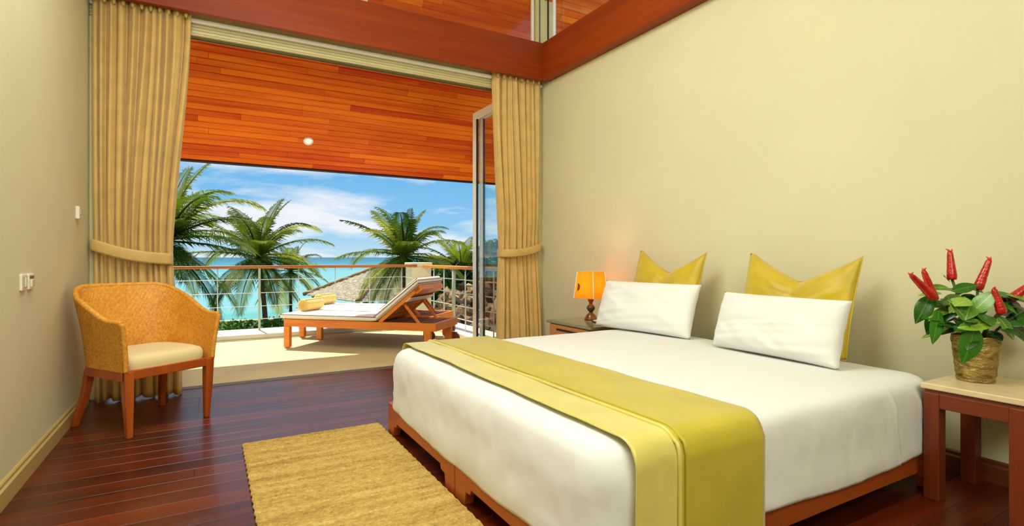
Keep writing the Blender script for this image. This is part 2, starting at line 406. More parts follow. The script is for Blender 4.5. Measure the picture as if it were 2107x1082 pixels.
# floor of single planks on a dark bed
fl = struct(MB().box(XL, XR, YB, YW, -.12, -.012).build('floor', 'subfloor'))
plank_meshes = {}
def plank_mesh(L, w, t, ch, mat, key):
    k = (key, round(L, 2))
    if k not in plank_meshes:
        h = w/2
        prof = [(-h, -t), (h, -t), (h, -ch), (h-ch, 0), (-h+ch, 0), (-h, -ch)]
        b = MB().prism(prof, lambda y, z: (0, y, z), lambda y, z: (L, y, z))
        me = b.mesh('plank'); me.materials.append(M[mat]); plank_meshes[k] = me
    return plank_meshes[k]
pw = .128; y = YB; row = 0
while y < YW-.01:
    w = min(pw, YW-y); x = XL; first = rnd.choice([.7, 1.2, 1.7, 2.1])
    while x < XR-.01:
        L = min(first, XR-x); first = rnd.choice([1.3, 1.7, 2.1])
        if XR-(x+L) < .35: L = XR-x
        me = plank_mesh(L-.0012, w-.0012, .012, .0012, 'floor', 'f%.3f' % w)
        link('plank', me, fl, (x, y+w/2, 0)); x += L
    y += w; row += 1

struct(MB().box(XL-.15, XL, YB-.15, YW+.12, -.12, ZC).build('wall_left', 'wall'))
struct(MB().box(XR, XR+.15, YB-.15, YW+.12, -.12, ZBT).build('wall_right', 'wall'))
struct(MB().box(XL, XR, YB-.15, YB, -.12, ZC).build('wall_back', 'wall'))
struct(MB().box(XL-.15, XR+.15, YB-.15, YW-.05, ZC, ZC+.12).build('ceiling', 'ceil'))
# upper right wall behind the viewer, closing the room above the beam where no glass is
struct(MB().box(XR, XR+.15, YB-.15, 1.0, ZBT, ZC).build('wall_right_upper', 'wall'))
# jambs of the wide opening
struct(MB().box(XL, XL+.10, YW-.02, YW+.12, 0, 2.82).build('trim_1', 'trim_cream', bevel=.004))
struct(MB().box(XR-.10, XR, YW-.02, YW+.12, 0, 2.82).build('trim_2', 'trim_cream', bevel=.004))
# door head with its grooves and two tracks
hd = struct(MB().box(XL, XR, YW, YW+.12, 2.82, 2.99).build('trim_3', 'trim_cream', bevel=.004))
MB().box(XL, XR, YW-.035, YW, 2.905, 2.945).build('moulding', 'frame_white', hd, bevel=.012, seg=3)
for zz0 in (2.832, 2.858, 2.882):
    MB().box(XL, XR, YW-.008, YW, zz0, zz0+.016).build('fillet', 'trim_cream', hd, bevel=.003)
tr = MB(); tr.box(XL, XR, YW+.03, YW+.045, 2.812, 2.82); tr.box(XL, XR, YW+.075, YW+.09, 2.812, 2.82); tr.build('track', 'track', hd)
# curtain pocket board, beams
struct(MB().box(XL, XR, 4.80, YW+.05, 2.99, ZBT).build('trim_4', 'trim_cream'))
struct(MB().box(XL, XR-.02, 4.745, 4.80, ZB, ZBT).build('beam_window_wall', 'beam', bevel=.004))
struct(MB().box(XR-.10, XR, YB, 4.745, ZB, ZBT).build('beam_right_wall', 'beam_y', bevel=.004))
# clerestory glazing over the window wall and over the right wall
def clerestory(name, along, fixed, a, b, posts, corner):
    fr = MB(); z0, z1 = ZBT, 3.86
    root = None
    def bx(p0, p1, q0, q1, za, zb):
        return (p0, p1, q0, q1, za, zb) if along == 'x' else (q0, q1, p0, p1, za, zb)
    root = MB().box(*bx(a, b, fixed-.02, fixed+.05, z0-.0, z0+.006)).build(name, 'trim_cream'); struct(root)
    MB().box(*bx(a, b, fixed-.02, fixed+.05, z1, ZC)).build('frame', 'trim_cream', root, bevel=.004)
    edges = [a]+list(posts)+[b]
    for p in posts: MB().box(*bx(p-.035, p+.035, fixed-.03, fixed+.06, z0, z1)).build('mullion', 'trim_cream', root, bevel=.004)
    for i in range(len(edges)-1):
        p0, p1 = edges[i]+.035, edges[i+1]-.035
        s = MB()
        s.box(*bx(p0, p0+.022, fixed, fixed+.03, z0, z1)); s.box(*bx(p1-.022, p1, fixed, fixed+.03, z0, z1)); s.box(*bx(p0, p1, fixed, fixed+.03, z1-.022, z1))
        s.build('sash', 'frame_white', root, bevel=.002)
        MB().box(*bx(p0, p1, fixed+.012, fixed+.018, z0, z1)).build('pane', 'glass', root)
clerestory('window_1', 'x', 4.86, XL, XR-.10, (-.70+.0, 1.20), None)
clerestory('window_2', 'y', XR+.04, 1.0, 4.80, (2.9,), None)
cp = struct(MB().box(XR-.12, XR+.10, 4.82, 4.96, ZBT, 3.83).build('trim_5', 'trim_cream', bevel=.006))
MB().box(XR-.095, XR-.085, 4.812, 4.82, ZBT, ZC).build('groove', 'track', cp)
MB().box(XR+.01, XR+.025, 4.812, 4.82, ZBT, ZC).build('groove', 'black', cp)
# skirting boards
def base_prof(x0, sgn, y0, y1, mat, name, h=.105):
    pr = [(0, 0), (.018, 0), (.018, h*.72), (.010, h*.80), (.010, h*.93), (.004, h), (0, h)]
    struct(MB().prism(pr, lambda a, b: (x0+sgn*a, y0, b), lambda a, b: (x0+sgn*a, y1, b)).build(name, mat))
base_prof(XL, 1, YB, 4.80, 'base_left', 'baseboard_left')
base_prof(XR, -1, YB, 4.80, 'base_right', 'baseboard_right')

# ------------------------------------------------------------------ sloping roof: planked soffit outside
EY, EZ, SL = 6.85, 2.126, .90
ang = math.atan(SL)
def roof_z(y): return EZ+SL*(EY-y)
up = Vector((0, -math.cos(ang), math.sin(ang))); nrm = Vector((0, math.sin(ang), math.cos(ang)))
def roof_pt(x, s, off=0): return Vector((x, EY, EZ))+up*s+nrm*off
SM, SS = 2.76, 5.2          # slope lengths: main part up to the window wall, side part beyond the right wall
rf = MB()
for (xa, xb, s1) in ((-3.2, 3.36, SM), (3.36, 6.4, SS)):
    rf.add([roof_pt(xa, 0, .013), roof_pt(xb, 0, .013), roof_pt(xb, s1, .013), roof_pt(xa, s1, .013), roof_pt(xa, 0, .10), roof_pt(xb, 0, .10), roof_pt(xb, s1, .10), roof_pt(xa, s1, .10)],
           [(3, 2, 1, 0), (4, 5, 6, 7), (0, 1, 5, 4), (1, 2, 6, 5), (2, 3, 7, 6), (3, 0, 4, 7)])
sof = struct(rf.build('ceiling_soffit', 'soffit_dark'))
pitch = .074; s = 0.0; r2 = random.Random(21)
while s < SS-.01:
    xa, xb = (-1.6, 4.8) if s < SM else (3.36, 5.4)
    x = xa; first = r2.uniform(.3, 1.9)
    while x < xb-.01:
        L = min(round(first, 1), xb-x); first = r2.choice([.9, 1.3, 1.7, 2.1])
        if xb-(x+L) < .3: L = xb-x
        me = plank_mesh(L-.002, pitch-.003, .013, .005, 'soffit', 's')
        p = roof_pt(x+L-.001, s+pitch/2, 0)
        # board faces down: turned about x by 180 degrees minus the slope, and end for end
        o = link('plank', me, sof, p); ex = Vector((-1, 0, 0)); ez = -nrm; ey = ez.cross(ex)
        o.rotation_euler = Matrix((ex, ey, ez)).transposed().to_euler(); x += L
    s += pitch
fa = MB().add([roof_pt(-3.2, -.025, -.012), roof_pt(6.4, -.025, -.012), roof_pt(6.4, .0, -.012), roof_pt(-3.2, .0, -.012), roof_pt(-3.2, -.025, .12), roof_pt(6.4, -.025, .12), roof_pt(6.4, 0, .12), roof_pt(-3.2, 0, .12)],
              [(3, 2, 1, 0), (4, 5, 6, 7), (0, 1, 5, 4), (1, 2, 6, 5), (2, 3, 7, 6), (3, 0, 4, 7)])
struct(fa.build('trim_6', 'fascia'))
# round recessed light in the soffit
dl = empty('downlight', (1.007, 6.547, roof_z(6.547)), 0, 'small round recessed light in the sloping plank soffit', 'light')
ring = MB().lathe([(.034, -.002), (.036, .010), (.048, .010), (.054, .005), (.056, -.004)], 28, cap=False).build('ring', 'frame_white', dl, True)
lens = MB().lathe([(.001, .004), (.034, .002)], 24, cap=False).build('lens', 'lens', dl, True)
q = (-nrm).to_track_quat('Z', 'Y').to_euler()
ring.rotation_euler = q; lens.rotation_euler = q

# ------------------------------------------------------------------ balcony
struct(MB().box(-3.2, 3.3, YW, 8.22, -.25, -.006).build('balcony_floor', 'deck'))
struct(MB().box(-3.2, 3.3, YW, YW+.10, -.006, .004).build('trim_7', 'track', bevel=.002))
struct(MB().box(-3.2, 2.84, 7.62, 8.22, -.006, .055).build('kerb_front', 'kerb', bevel=.012))
struct(MB().box(2.84, 3.3, YW+.15, 7.99, -.006, .055).build('kerb_side', 'kerb', bevel=.012))
co_ = empty('railing_column', (2.92, 8.15, .0), 0, 'square cream column where the two balcony railings meet', 'column')
MB().box(-.16, .16, -.16, .16, -.25, .90).build('shaft', 'column', co_, bevel=.01)
MB().box(-.175, .175, -.175, .175, .90, .965).build('cap', 'column', co_, bevel=.012)
MB().box(-.165, .165, -.165, .165, .72, .735).build('band', 'kerb', co_, bevel=.003)

rl = empty('balcony_railing', (0, 8.0, .05), 0, 'wire balcony railing with brown wooden handrail facing the sea', 'railing')
MB().box(-3.0, 2.84, -.035, .035, .845, .885).build('handrail', 'handrail', rl, bevel=.01)
k = 0; xx = -2.9
for i in range(12):
    px = -2.9+.5*i
    if i == 7: MB().box(px-.014, px+.014, -.02, .02, 0, .845).build('post', 'post_green', rl, bevel=.003)
    else: MB().tube([(px, 0, 0), (px, 0, .845)], .006, 8).build('post', 'steel', rl, True)
    MB().box(px-.03, px+.03, -.03, .03, .0, .008).build('foot_plate', 'steel', rl, bevel=.002)
for zc in (.16, .335, .515, .695):
    MB().tube([(-3.0, 0, zc), (2.84, 0, zc)], .0042, 8).build('cable', 'steel', rl, True)
rs = empty('balcony_railing', (2.97, 6.4, .05), 0, 'short side railing with light orange handrail beside the glass door', 'railing')
MB().box(-.04, .04, -1.3, 1.60, .835, .880).build('handrail', 'handrail_y', rs, bevel=.01)
for i, py in enumerate((-1.2, -.75, -.30, .06, .45, .80, 1.2)):
    if i in (4,): MB().tube([(0, py, 0), (0, py, .835)], .026, 14).build('post', 'post_green', rs, True)
    else: MB().tube([(0, py, 0), (0, py, .835)], .009, 8).build('post', 'steel', rs, True)
for zc in (.16, .335, .515, .695):
    MB().tube([(0, -1.3, zc), (0, 1.55, zc)], .0075, 8).build('cable', 'steel', rs, True)

# folded glass door leaves standing out from the wall
def leaf(name, x, y0, y1, z1):
    root = MB().box(x-.02, x+.02, y1-.085, y1, .01, z1).build(name, 'frame_white', bevel=.004); struct(root)
    MB().box(x-.02, x+.02, y0, y0+.05, .01, z1).build('stile', 'frame_white', root, bevel=.004)
    MB().box(x-.02, x+.02, y0+.05, y1-.085, z1-.085, z1).build('rail', 'frame_white', root, bevel=.004)
    MB().box(x-.02, x+.02, y0+.05, y1-.085, .01, .09).build('rail', 'frame_white', root, bevel=.004)
    MB().box(x-.004, x+.004, y0+.05, y1-.085, .09, z1-.085).build('pane', 'glass', root)
    gs = MB(); gs.box(x-.013, x+.013, y1-.093, y1-.085, .09, z1-.085); gs.box(x-.013, x+.013, y0+.05, y0+.058, .09, z1-.085); gs.build('gasket', 'black', root)
    return root
d1 = leaf('door_1', 2.815, 5.06, 5.87, 2.80)
MB().bar((2.79, 5.845, .98), (2.79, 5.845, 1.10), .012, .02).build('handle', 'steel', d1, bevel=.003)
leaf('door_2', 2.875, 5.06, 5.81, 2.80)

# ------------------------------------------------------------------ curtains
def curtain(name, xt, xm, xb, ztie, ymid, nf, seed, label):
    root = empty(name, (0, ymid, 0), 0, label, 'curtain')
    ztop, zbot = 2.985, .012
    def edge(z):
        if z > ztie:
            t = sm(0, 1, ((z-ztie)/(ztop-ztie)))**.9
            return lerp(xm[0], xt[0], t), lerp(xm[1], xt[1], t)
        t = sm(0, 1, (ztie-z)/ztie*1.1); return lerp(xm[0], xb[0], t), lerp(xm[1], xb[1], t)
    def f(u, v):
        z = lerp(zbot, ztop, v); x0, x1 = edge(z)
        k = 1-.45*math.exp(-((z-ztie)/.22)**2)
        ph = 2*math.pi*nf*u + 4.2*nz(u*4+seed, z*.26, 2.3) + 1.5*nz(u*10, z*.45, seed)
        amp = (.024+.020*(1-v))*k*(.75+.6*nz(u*4+seed*3, z*.5, 7.7)+.25)
        yy = amp*(math.sin(ph)+.30*math.sin(2*ph+1.0+seed)+.18*math.sin(3.3*ph))
        yy += .012*nz(u*9, z*1.6, seed+3)
        xx = lerp(x0, x1, u)+.35*amp*math.cos(ph)
        if v > .965: yy *= 1-.5*(v-.965)/.035
        if zbot == z: pass
        yy = max(-.085, min(.06, yy))-.055*sm(1.0, .1, z)
        return (xx, yy, z+(.012*math.sin(ph*.5+seed) if v < .001 else 0)+(.0 if v < .001 else 0))
    MB().grid(300, 70, f).build('drape', 'curtain', root, True, solid=.003)
    # pleat tucks along the heading
    for i in range(nf):
        u = (i+.5)/nf; x = lerp(xt[0], xt[1], u)
        MB().lathe([(.003, 0), (.011, .012), (.012, .03), (.008, .055)], 8, (x, -.042, 2.90)).build('pleat', 'curtain', root, True)
    return root
def tieback(root, x0, x1, zl, zr, h, rev=False):
    cx, hw = (x0+x1)/2, (x1-x0)/2
    def f(u, v):
        a = 2*math.pi*u; c, s_ = math.cos(a), math.sin(a)
        x = cx+hw*(abs(c)**.6)*(1 if c > 0 else -1); yy = .0+.088*(abs(s_)**.6)*(1 if s_ > 0 else -1)
        t = (x-x0)/(x1-x0); sag = -.025*math.sin(math.pi*t)*(1 if s_ < 0 else -.5)
        bulge = .004*math.sin(math.pi*v)
        return (x, yy*(1+bulge*8)+.003*nz(x*20, v*3, 1), lerp(zl, zr, t)+sag+h*(v-.5))
    MB().grid(64, 6, f, True).build('tieback', 'curtain', root, True, solid=.005)
cl = curtain('curtain', (-.745, -.125), (-.735, -.245), (-.725, -.185), 1.09, 4.865, 11, 1.3, 'golden silk curtain tied back by the left wall, behind the rattan chair')
tieback(cl, -.742, -.240, 1.145, 1.035, .085)
cr = curtain('curtain', (2.55, 3.12), (2.62, 3.11), (2.575, 3.11), 1.13, 4.865, 8, 4.7, 'golden silk curtain tied back beside the folded glass door')
tieback(cr, 2.615, 3.115, 1.09, 1.165, .08)

# ------------------------------------------------------------------ fittings on the left wall
def wall_plate(y, zc, w, h, label, kind, name='light_switch'):
    root = empty(name, (XL, y, zc), 0, label, 'switch' if name == 'light_switch' else name.split('_')[-1])
    MB().box(0, .010, -w/2, w/2, -h/2, h/2).build('plate', 'white_plastic', root, bevel=.003)
    return root
s1 = wall_plate(3.30, .932, .085, .076, 'beige light switch with one rocker on the left wall, nearer the room', 'a')
MB().box(.010, .012, -.030, .034, -.028, .028).build('surround', 'beige_plastic', s1, bevel=.001)
MB().box(.012, .016, -.010, .010, -.022, .022).build('rocker', 'white_plastic', s1, bevel=.002)
s2 = wall_plate(3.415, .932, .085, .076, 'light switch with dark strip on the left wall, nearer the curtain', 'a')
MB().box(.010, .012, -.034, .034, .014, .028).build('dark_strip', 'track', s2, bevel=.001)
MB().box(.010, .015, -.022, .004, -.026, .010).build('rocker', 'white_plastic', s2, bevel=.002)
MB().box(.010, .015, .008, .026, -.026, .010).build('rocker', 'grey_plastic', s2, bevel=.002)
th = empty('wall_sensor', (XL, 4.47, 1.343), 0, 'small white sensor box high on the left wall near the curtain', 'sensor')
MB().box(0, .022, -.028, .028, -.042, .042).build('case', 'white_plastic', th, bevel=.005)
MB().box(.022, .030, -.014, .014, -.016, .020).build('lens', 'grey_plastic', th, bevel=.004)

# ------------------------------------------------------------------ rattan tub chair
ch = empty('tub_chair', (-.345, 4.115, 0), R(33.8), 'rattan tub chair with cream seat cushion and reddish wooden legs', 'chair')
SZ = .385                                     # underside of the woven shell / top of the seat rail
def plan(t, w, dpt, front):                   # U shaped plan: t -1 (left front) .. 0 (back) .. 1 (right front)
    a = abs(t); sg = -1 if t < 0 else 1
    # first .38 of the half length is the side, the rest is the back curve
    if a > .52:
        k = (a-.52)/.48; return Vector((sg*w, lerp(dpt*.28, front, k), 0))
    k = a/.52*math.pi/2; e = .80
    return Vector((sg*w*(math.sin(k)**e), dpt*.28+(dpt*.72)*(math.cos(k)**e), 0))
def shell_pt(t, v, off):
    """v 0 at the rail, 1 at the rim; off outward"""
    a = abs(t); rim = .672+.190*(1-sm(.18, .92, a))
    zz_ = lerp(SZ, rim, v)
    fl_ = (.030+.052*(1-a))*v**1.6
    lo = plan(t, .262, .27, -.262); n_ = Vector((lo.x*1.0, (lo.y+.02)*1.0 if lo.y > 0 else 0, 0))
    n_ = n_.normalized() if n_.length > 1e-5 else Vector((0, 1, 0))
    p = lo+n_*(fl_+off)
    if a > .86: p.y -= (a-.86)/.14*.022*v        # arm fronts lean forward at the top
    p.z = zz_; return p
NR, NC = 44, 260
def woven(side):
    def f(u, v):
        t = lerp(-1, 1, u); i = round(u*NC); j = round(v*NR)
        bump_ = .0028*math.sin(math.pi*(i*.5))*(1 if (j//2) % 2 else -1)+(.0022 if j % 2 else -.0012)
        return shell_pt(t, v, side*.013+side*bump_)
    return f
sh = MB(); sh.grid(NC, NR, woven(1)); sh.grid(NC, NR, woven(-1))
shell = sh.build('shell', 'rattan', ch, True)
rim = MB().tube([shell_pt(lerp(-1, 1, i/120), 1, .0)+Vector((0, 0, .002*(i % 2))) for i in range(121)], [.0145+.0012*(i % 3) for i in range(121)], 10)
rim.build('rim', 'rattan', ch, True)
for sg in (-1, 1):
    MB().tube([shell_pt(sg, j/24, 0)+Vector((0, -.004, 0)) for j in range(25)], [.0135+.0012*(j % 2) for j in range(25)], 10).build('arm_edge', 'rattan', ch, True)
# seat rail following the shell
def rail_pt(u, v, o): 
    p = plan(lerp(-1, 1, u), .262+o, .27+o, -.262); p.z = v; return p
rb = MB(); n = 80
for o_, flip in ((.014, 0), (-.016, 1)): rb.grid(n, 1, lambda u, v, o_=o_: rail_pt(u, lerp(.335, SZ, v), o_))
rb.grid(n, 1, lambda u, v: rail_pt(u, .335, lerp(.014, -.016, v))); rb.grid(n, 1, lambda u, v: rail_pt(u, SZ, lerp(.014, -.016, v)))
rb.build('seat_rail', 'chairwood', ch)
MB().box(-.25, .25, -.272, -.240, .338, .392).build('front_rail', 'chairwood', ch, bevel=.004)
def leg_mb(pts, ws):
    b = MB(); vs = []
    for p, w in zip(pts, ws):
        for i, j in ((-1, -1), (1, -1), (1, 1), (-1, 1)): vs.append((p[0]+i*w/2, p[1]+j*w/2, p[2]))
    fs = [(3, 2, 1, 0)]
    for k in range(len(pts)-1):
        for i in range(4): fs.append((k*4+i, k*4+(i+1) % 4, k*4+4+(i+1) % 4, k*4+4+i))
    m = (len(pts)-1)*4; fs.append((m, m+1, m+2, m+3)); return b.add(vs, fs)
for sg in (-1, 1):
    leg_mb([(sg*.234, -.247, 0), (sg*.240, -.249, .2), (sg*.245, -.250, .386)], (.030, .044, .052)).build('leg', 'chairwood', ch, bevel=.004)
    leg_mb([(sg*.262, .292, 0), (sg*.246, .262, .10), (sg*.230, .225, .22), (sg*.222, .195, .36)], (.034, .038, .042, .046)).build('leg', 'chairwood', ch, bevel=.004)
# upholstered seat
def seat(u, v, top):
    a = 2*math.pi*u; w, dd = .247, .235
    x = w*(abs(math.cos(a))**.32)*(1 if math.cos(a) > 0 else -1); yy = (abs(math.sin(a))**.45)*(1 if math.sin(a) > 0 else -1)
    yy = yy*dd-.02 if yy > 0 else yy*(dd+.012)-.012
    if yy > 0: x *= (1-.18*(yy/.23)**2)
    return x, yy
prof = [(1.0, .386), (1.012, .405), (1.015, .425), (1.0, .447), (.96, .461), (.85, .472), (.6, .474), (.3, .476), (.0005, .476)]
sb = MB(); sb.grid(64, len(prof)-1, lambda u, v: (lambda p, q: (p[0]*q[0], (p[1]+.012)*q[0]-.012, q[1]))(seat(u, v, 1), prof[round(v*(len(prof)-1))]), True)
sb.build('seat_cushion', 'chairseat', ch, True)

# ------------------------------------------------------------------ jute rug
RX0, RX1, RY0, RY1 = .165, .925, 1.45, 3.315
rg = empty('rug', ((RX0+RX1)/2, (RY0+RY1)/2, 0), 0, 'woven jute rug on the dark plank floor beside the bed', 'rug')
hx, hy = (RX1-RX0)/2, (RY1-RY0)/2; NY, NX = 255, 150
def rugf(u, v):
    j = round(v*NY); i = round(u*NX); row_ = j//3
    x = lerp(-hx, hx, u)+.003*nz(v*60, 0, 3)*(1 if u in (0, 1) else 0)
    if i in (0, NX): x += .004*math.sin(row_*2.1)*(1 if i else -1)
    yy = lerp(-hy, hy, v)+.006*nz(u*6, v*30, 1)
    zz_ = .010+(.0026 if j % 3 == 1 else -.0008)+.0024*math.sin(i*1.6+row_*2.4)*(j % 3 != 0)+.002*nz(u*25, v*60, 5)
    if i in (0, NX) or j in (0, NY): zz_ = .002
    return (x, yy, zz_)
MB().grid(NX, NY, rugf).build('weave', 'jute', rg, True)
MB().box(-hx+.003, hx-.003, -hy+.003, hy-.003, .0008, .004).build('backing', 'jute', rg)
eb = MB()
for sx_ in (-1, 1): eb.tube([(sx_*(hx-.002)+.003*math.sin(k*1.9), lerp(-hy, hy, k/90), .007) for k in range(91)], [.0055+.0012*(k % 2) for k in range(91)], 6)
for sy_ in (-1, 1): eb.tube([(lerp(-hx, hx, k/40), sy_*(hy-.003)+.002*math.sin(k*1.7), .007) for k in range(41)], [.0055+.0012*(k % 2) for k in range(41)], 6)
eb.build('selvedge', 'jute', rg, True)

# ------------------------------------------------------------------ bed
BX0, BX1, BY0, BY1, BT = .940, 2.95, 1.165, 3.155, .505
BM = (BY0+BY1)/2
bed = empty('bed', ((BX0+BX1)/2, BM, 0), 0, 'wide low wooden bed with a mattress under a tight white sheet', 'bed')
bx, by = (BX0+BX1)/2, BM
def L_(x, y): return (x-bx, y-by)
def footboard(y0, y1):
    # apron with bracket feet, stepped cut-out underneath
    H = .178; ft = .10
    pr = [(y0, 0), (y0+ft, 0), (y0+ft+.012, .058), (y0+ft+.055, .062), (y0+ft+.065, .085), (y1-ft-.065, .085), (y1-ft-.055, .062), (y1-ft-.012, .058), (y1-ft, 0), (y1, 0), (y1, H), (y0, H)]
    return MB().prism(pr, lambda a, b: (BX0-bx, a-by, b), lambda a, b: (BX0-bx+.045, a-by, b))
def sideboard(yc, x0, x1):
    H = .178; ft = .10
    pr = [(x0, 0), (x0+ft, 0), (x0+ft+.012, .058), (x0+ft+.055, .062), (x0+ft+.065, .085), (x1-ft-.065, .085), (x1-ft-.055, .062), (x1-ft-.012, .058), (x1-ft, 0), (x1, 0), (x1, H), (x0, H)]
    return MB().prism(pr, lambda a, b: (a-bx, yc-by-.02, b), lambda a, b: (a-bx, yc-by+.02, b))
for (ya, yb) in ((BY0, BM-.004), (BM+.004, BY1)):
    base = MB().box(BX0+.045-bx, BX1-bx-.02, ya+.04-by, yb-.04-by, .10, .165).build('base', 'bedwood', bed)
    footboard(ya, yb).build('footboard', 'bedwood', base, bevel=.003)
    sideboard(ya+.02, BX0+.046, BX1-.02).build('side_rail', 'bedwood_x', base, bevel=.003)
    sideboard(yb-.02, BX0+.046, BX1-.02).build('side_rail', 'bedwood_x', base, bevel=.003)
# mattress in its sheet: stacked rounded outlines
def rrect(inset, rad, n=960):
    hx_, hy_ = (BX1-BX0)/2-.005-inset, (BY1-BY0)/2+.012-inset; r = max(.004, rad-inset)
    r = min(r, hx_*.98, hy_*.98); pts = []
    segs = []
    ax, ay = hx_-r, hy_-r; per = [2*ay, math.pi/2*r, 2*ax, math.pi/2*r]*2; tot = sum(per)
    for i in range(n):
        dd = tot*i/n; k = 0
        while dd > per[k]: dd -= per[k]; k += 1
        c = [(hx_, -ay+dd), None, (ax-dd, hy_), None, (-hx_, ay-dd), None, (-ax+dd, -hy_), None][k]
        if c is None:
            cxn, cyn, a0 = [(ax, ay, 0), (-ax, ay, math.pi/2), (-ax, -ay, math.pi), (ax, -ay, 1.5*math.pi)][(k-1)//2]
            a = a0+dd/r; c = (cxn+r*math.cos(a), cyn+r*math.sin(a))
        pts.append(c)
    return pts
levels = [(-.010, 'b'), (-.014, 'b2'), (-.010, .22), (-.009, .26), (-.008, .30), (-.009, .34), (-.007, .38), (-.003, .42), (.004, .455), (.015, .478), (.032, .494), (.055, .503), (.09, .508), (.15, .511), (.25, .513), (.4, .515), (.6, .516), (.8, .517), (.93, .517)]
mv = []; mf = []; N = 960
for li, (ins, zv) in enumerate(levels):
    pts = rrect(ins, .15, N)
    for i, (x, y) in enumerate(pts):
        wx, wy = x+bx, y+by
        foot = sm(BX0+.25, BX0+.02, wx)
        sag = -.036*foot*math.sin(math.pi*max(0, min(1, (wy-BY0)/(BY1-BY0)))**1.0)
        bot = .170+.008*nz(wx*3, wy*3, 1)+sag+.012*sm(BY0+.1, BY0, wy)*math.sin(wx*5)
        if zv == 'b': zq = bot-.002; 
        elif zv == 'b2': zq = bot+.012
        else: zq = zv
        # creases of the tucked sheet on the sides, soft unevenness on top
        side = 1 if isinstance(zv, str) else sm(.50, .40, zv)
        d = Vector((x, y, 0)); d = d.normalized() if d.length > 1e-4 else d
        s_ = wx if abs(y) > (BY1-BY0)/2-.12 else wy
        cr_ = .007*nz(s_*2.6, zq*7, 4)+.012*(abs(nz(s_*4+zq*9, zq*9-s_*2, 9))-.2)+.008*(abs(nz(s_*9-zq*16, zq*7+s_*3, 2))-.2)
        if y < 0 and abs(y) > (BY1-BY0)/2-.06:
            for xf in (2.52, 2.72): cr_ += .010*math.exp(-((wx-xf-.012*math.sin(zq*9))/.007)**2)+.006*sm(-.12, 0, wx-xf)*(wx < xf)
        x += d.x*cr_*side; y += d.y*cr_*side
        if side < 1: zq += (.004*nz(wx*2.2, wy*2.2, 3)+.0025*nz(wx*7+wy*2, wy*3, 8))*(1-side)
        mv.append((x, y, zq))
for li in range(len(levels)-1):
    for i in range(N):
        i2 = (i+1) % N; mf.append((li*N+i, li*N+i2, (li+1)*N+i2, (li+1)*N+i))
mf.append(tuple((len(levels)-1)*N+i for i in range(N))); mf.append(tuple(range(N-1, -1, -1)))
mat_o = MB().add(mv, mf).build('mattress', 'sheet', bed, True)
# yellow runner draped across the foot
rn = empty('bed_runner', (1.32, BM, BT), 0, 'yellow satin runner laid across the foot of the white bed', 'bed runner')
path = []
ny0, ny1 = BY0-.038, BY1+.038
for k in range(26): path.append((ny0-.004, lerp(.10, .452, k/25)))
for k in range(1, 8): a = math.pi-k/8*math.pi/2; path.append((ny0+.065+.069*math.cos(a), .452+.069*math.sin(a)))
for k in range(91):
    t = k/90; path.append((lerp(ny0+.066, ny1-.066, t), .522+.002*math.sin(math.pi*t)))
for k in range(1, 8): a = math.pi/2-k/8*math.pi/2; path.append((ny1-.065+.069*math.cos(a), .452+.069*math.sin(a)))
for k in range(26): path.append((ny1+.004, lerp(.452, .10, k/25)))
NP = len(path)-1
def run(x0, x1, lift, seed):
    def f(u, v):
        y_, z_ = path[round(v*NP)]
        w0 = .010*nz(y_*2.2, seed, 1)+.005*nz(y_*6, seed, 2); w1 = .014*nz(y_*2.0, seed, 5)+.006*nz(y_*5, seed, 6)
        hang = sm(.45, .12, z_)
        x = lerp(x0+w0, x1+w1, u)+.03*hang*(.5 if y_ < BM else -.5)*0
        rip = .0035*nz(x*7, y_*4+z_*4, seed)+.002*nz(x*16+y_*6, z_*7, seed)
        side = 1 if z_ > .5 else 0
        yo = (rip-lift)*(-1 if y_ > BM else 1)*(1-side) if z_ < .455 else 0
        return (x-1.32, y_+yo-BM, z_+lift+(rip+.0035)*side-BT)
    return f
MB().grid(22, NP, run(1.205, 1.60, .004, 3.1)).build('main_panel', 'runner', rn, True, solid=.004)
b_ = MB().grid(12, NP, run(1.038, 1.225, .0005, 6.4)).build('border', 'runner_sheen', rn, True, solid=.004); b_['label'] = 'satin strip along the foot edge, its sheen put into a paler colour'
def pipe(xc, dz):
    return [(xc-1.32+.006*nz(y_*2, 3, 1), y_-BM+(-dz if y_ < BM else dz)*(z_ < .5), z_+dz*(z_ > .45)-BT) for (y_, z_) in path]
MB().tube(pipe(1.203, .010), .006, 8).build('piping', 'runner_sheen', rn, True)
MB().tube(pipe(1.229, .012), .005, 8).build('piping', 'runner', rn, True)

# ------------------------------------------------------------------ pillows and cushions
def pillow_mesh(w, h, t, chop=0.0, seed=1, wr=.006, n=44, pinch=.032):
    b = MB()
    def f(side):
        def g(u, v):
            a, c = 2*u-1, 2*v-1
            prof_ = (max(0, 1-abs(a)**2.6)*max(0, 1-abs(c)**2.6))**.46
            x = a*w/2*(1-pinch*(1-c*c)); y = c*h/2*(1-pinch*(1-a*a))
            if chop:
                # crease pressed into the top edge
                k = sm(-.5, 1, c); dd = (1-abs(a-.06)/.98); dd = max(0, dd)
                y -= chop*k*dd**.85
                prof_ *= 1-.35*k*math.exp(-(a-.06)**2/.03)
            z_ = side*(t/2*prof_)
            edge_ = min(1, 6*(1-max(abs(a), abs(c))))
            z_ += edge_*wr*(nz(a*2.2+seed, c*2.2, seed)+.6*nz(a*5+c*3, c*2-seed, side+seed)+.5*nz(a*2-c*7, seed, c*2))*side
            return (x, y, z_)
        return g
    b.grid(n, n, f(1)); b.grid(n, n, f(-1))
    me = b.mesh('pillow', True)
    bm = bmesh.new(); bm.from_mesh(me); bmesh.ops.remove_doubles(bm, verts=bm.verts, dist=.0004); bmesh.ops.recalc_face_normals(bm, faces=bm.faces); bm.to_mesh(me); bm.free()
    for p in me.polygons: p.use_smooth = True
    return me
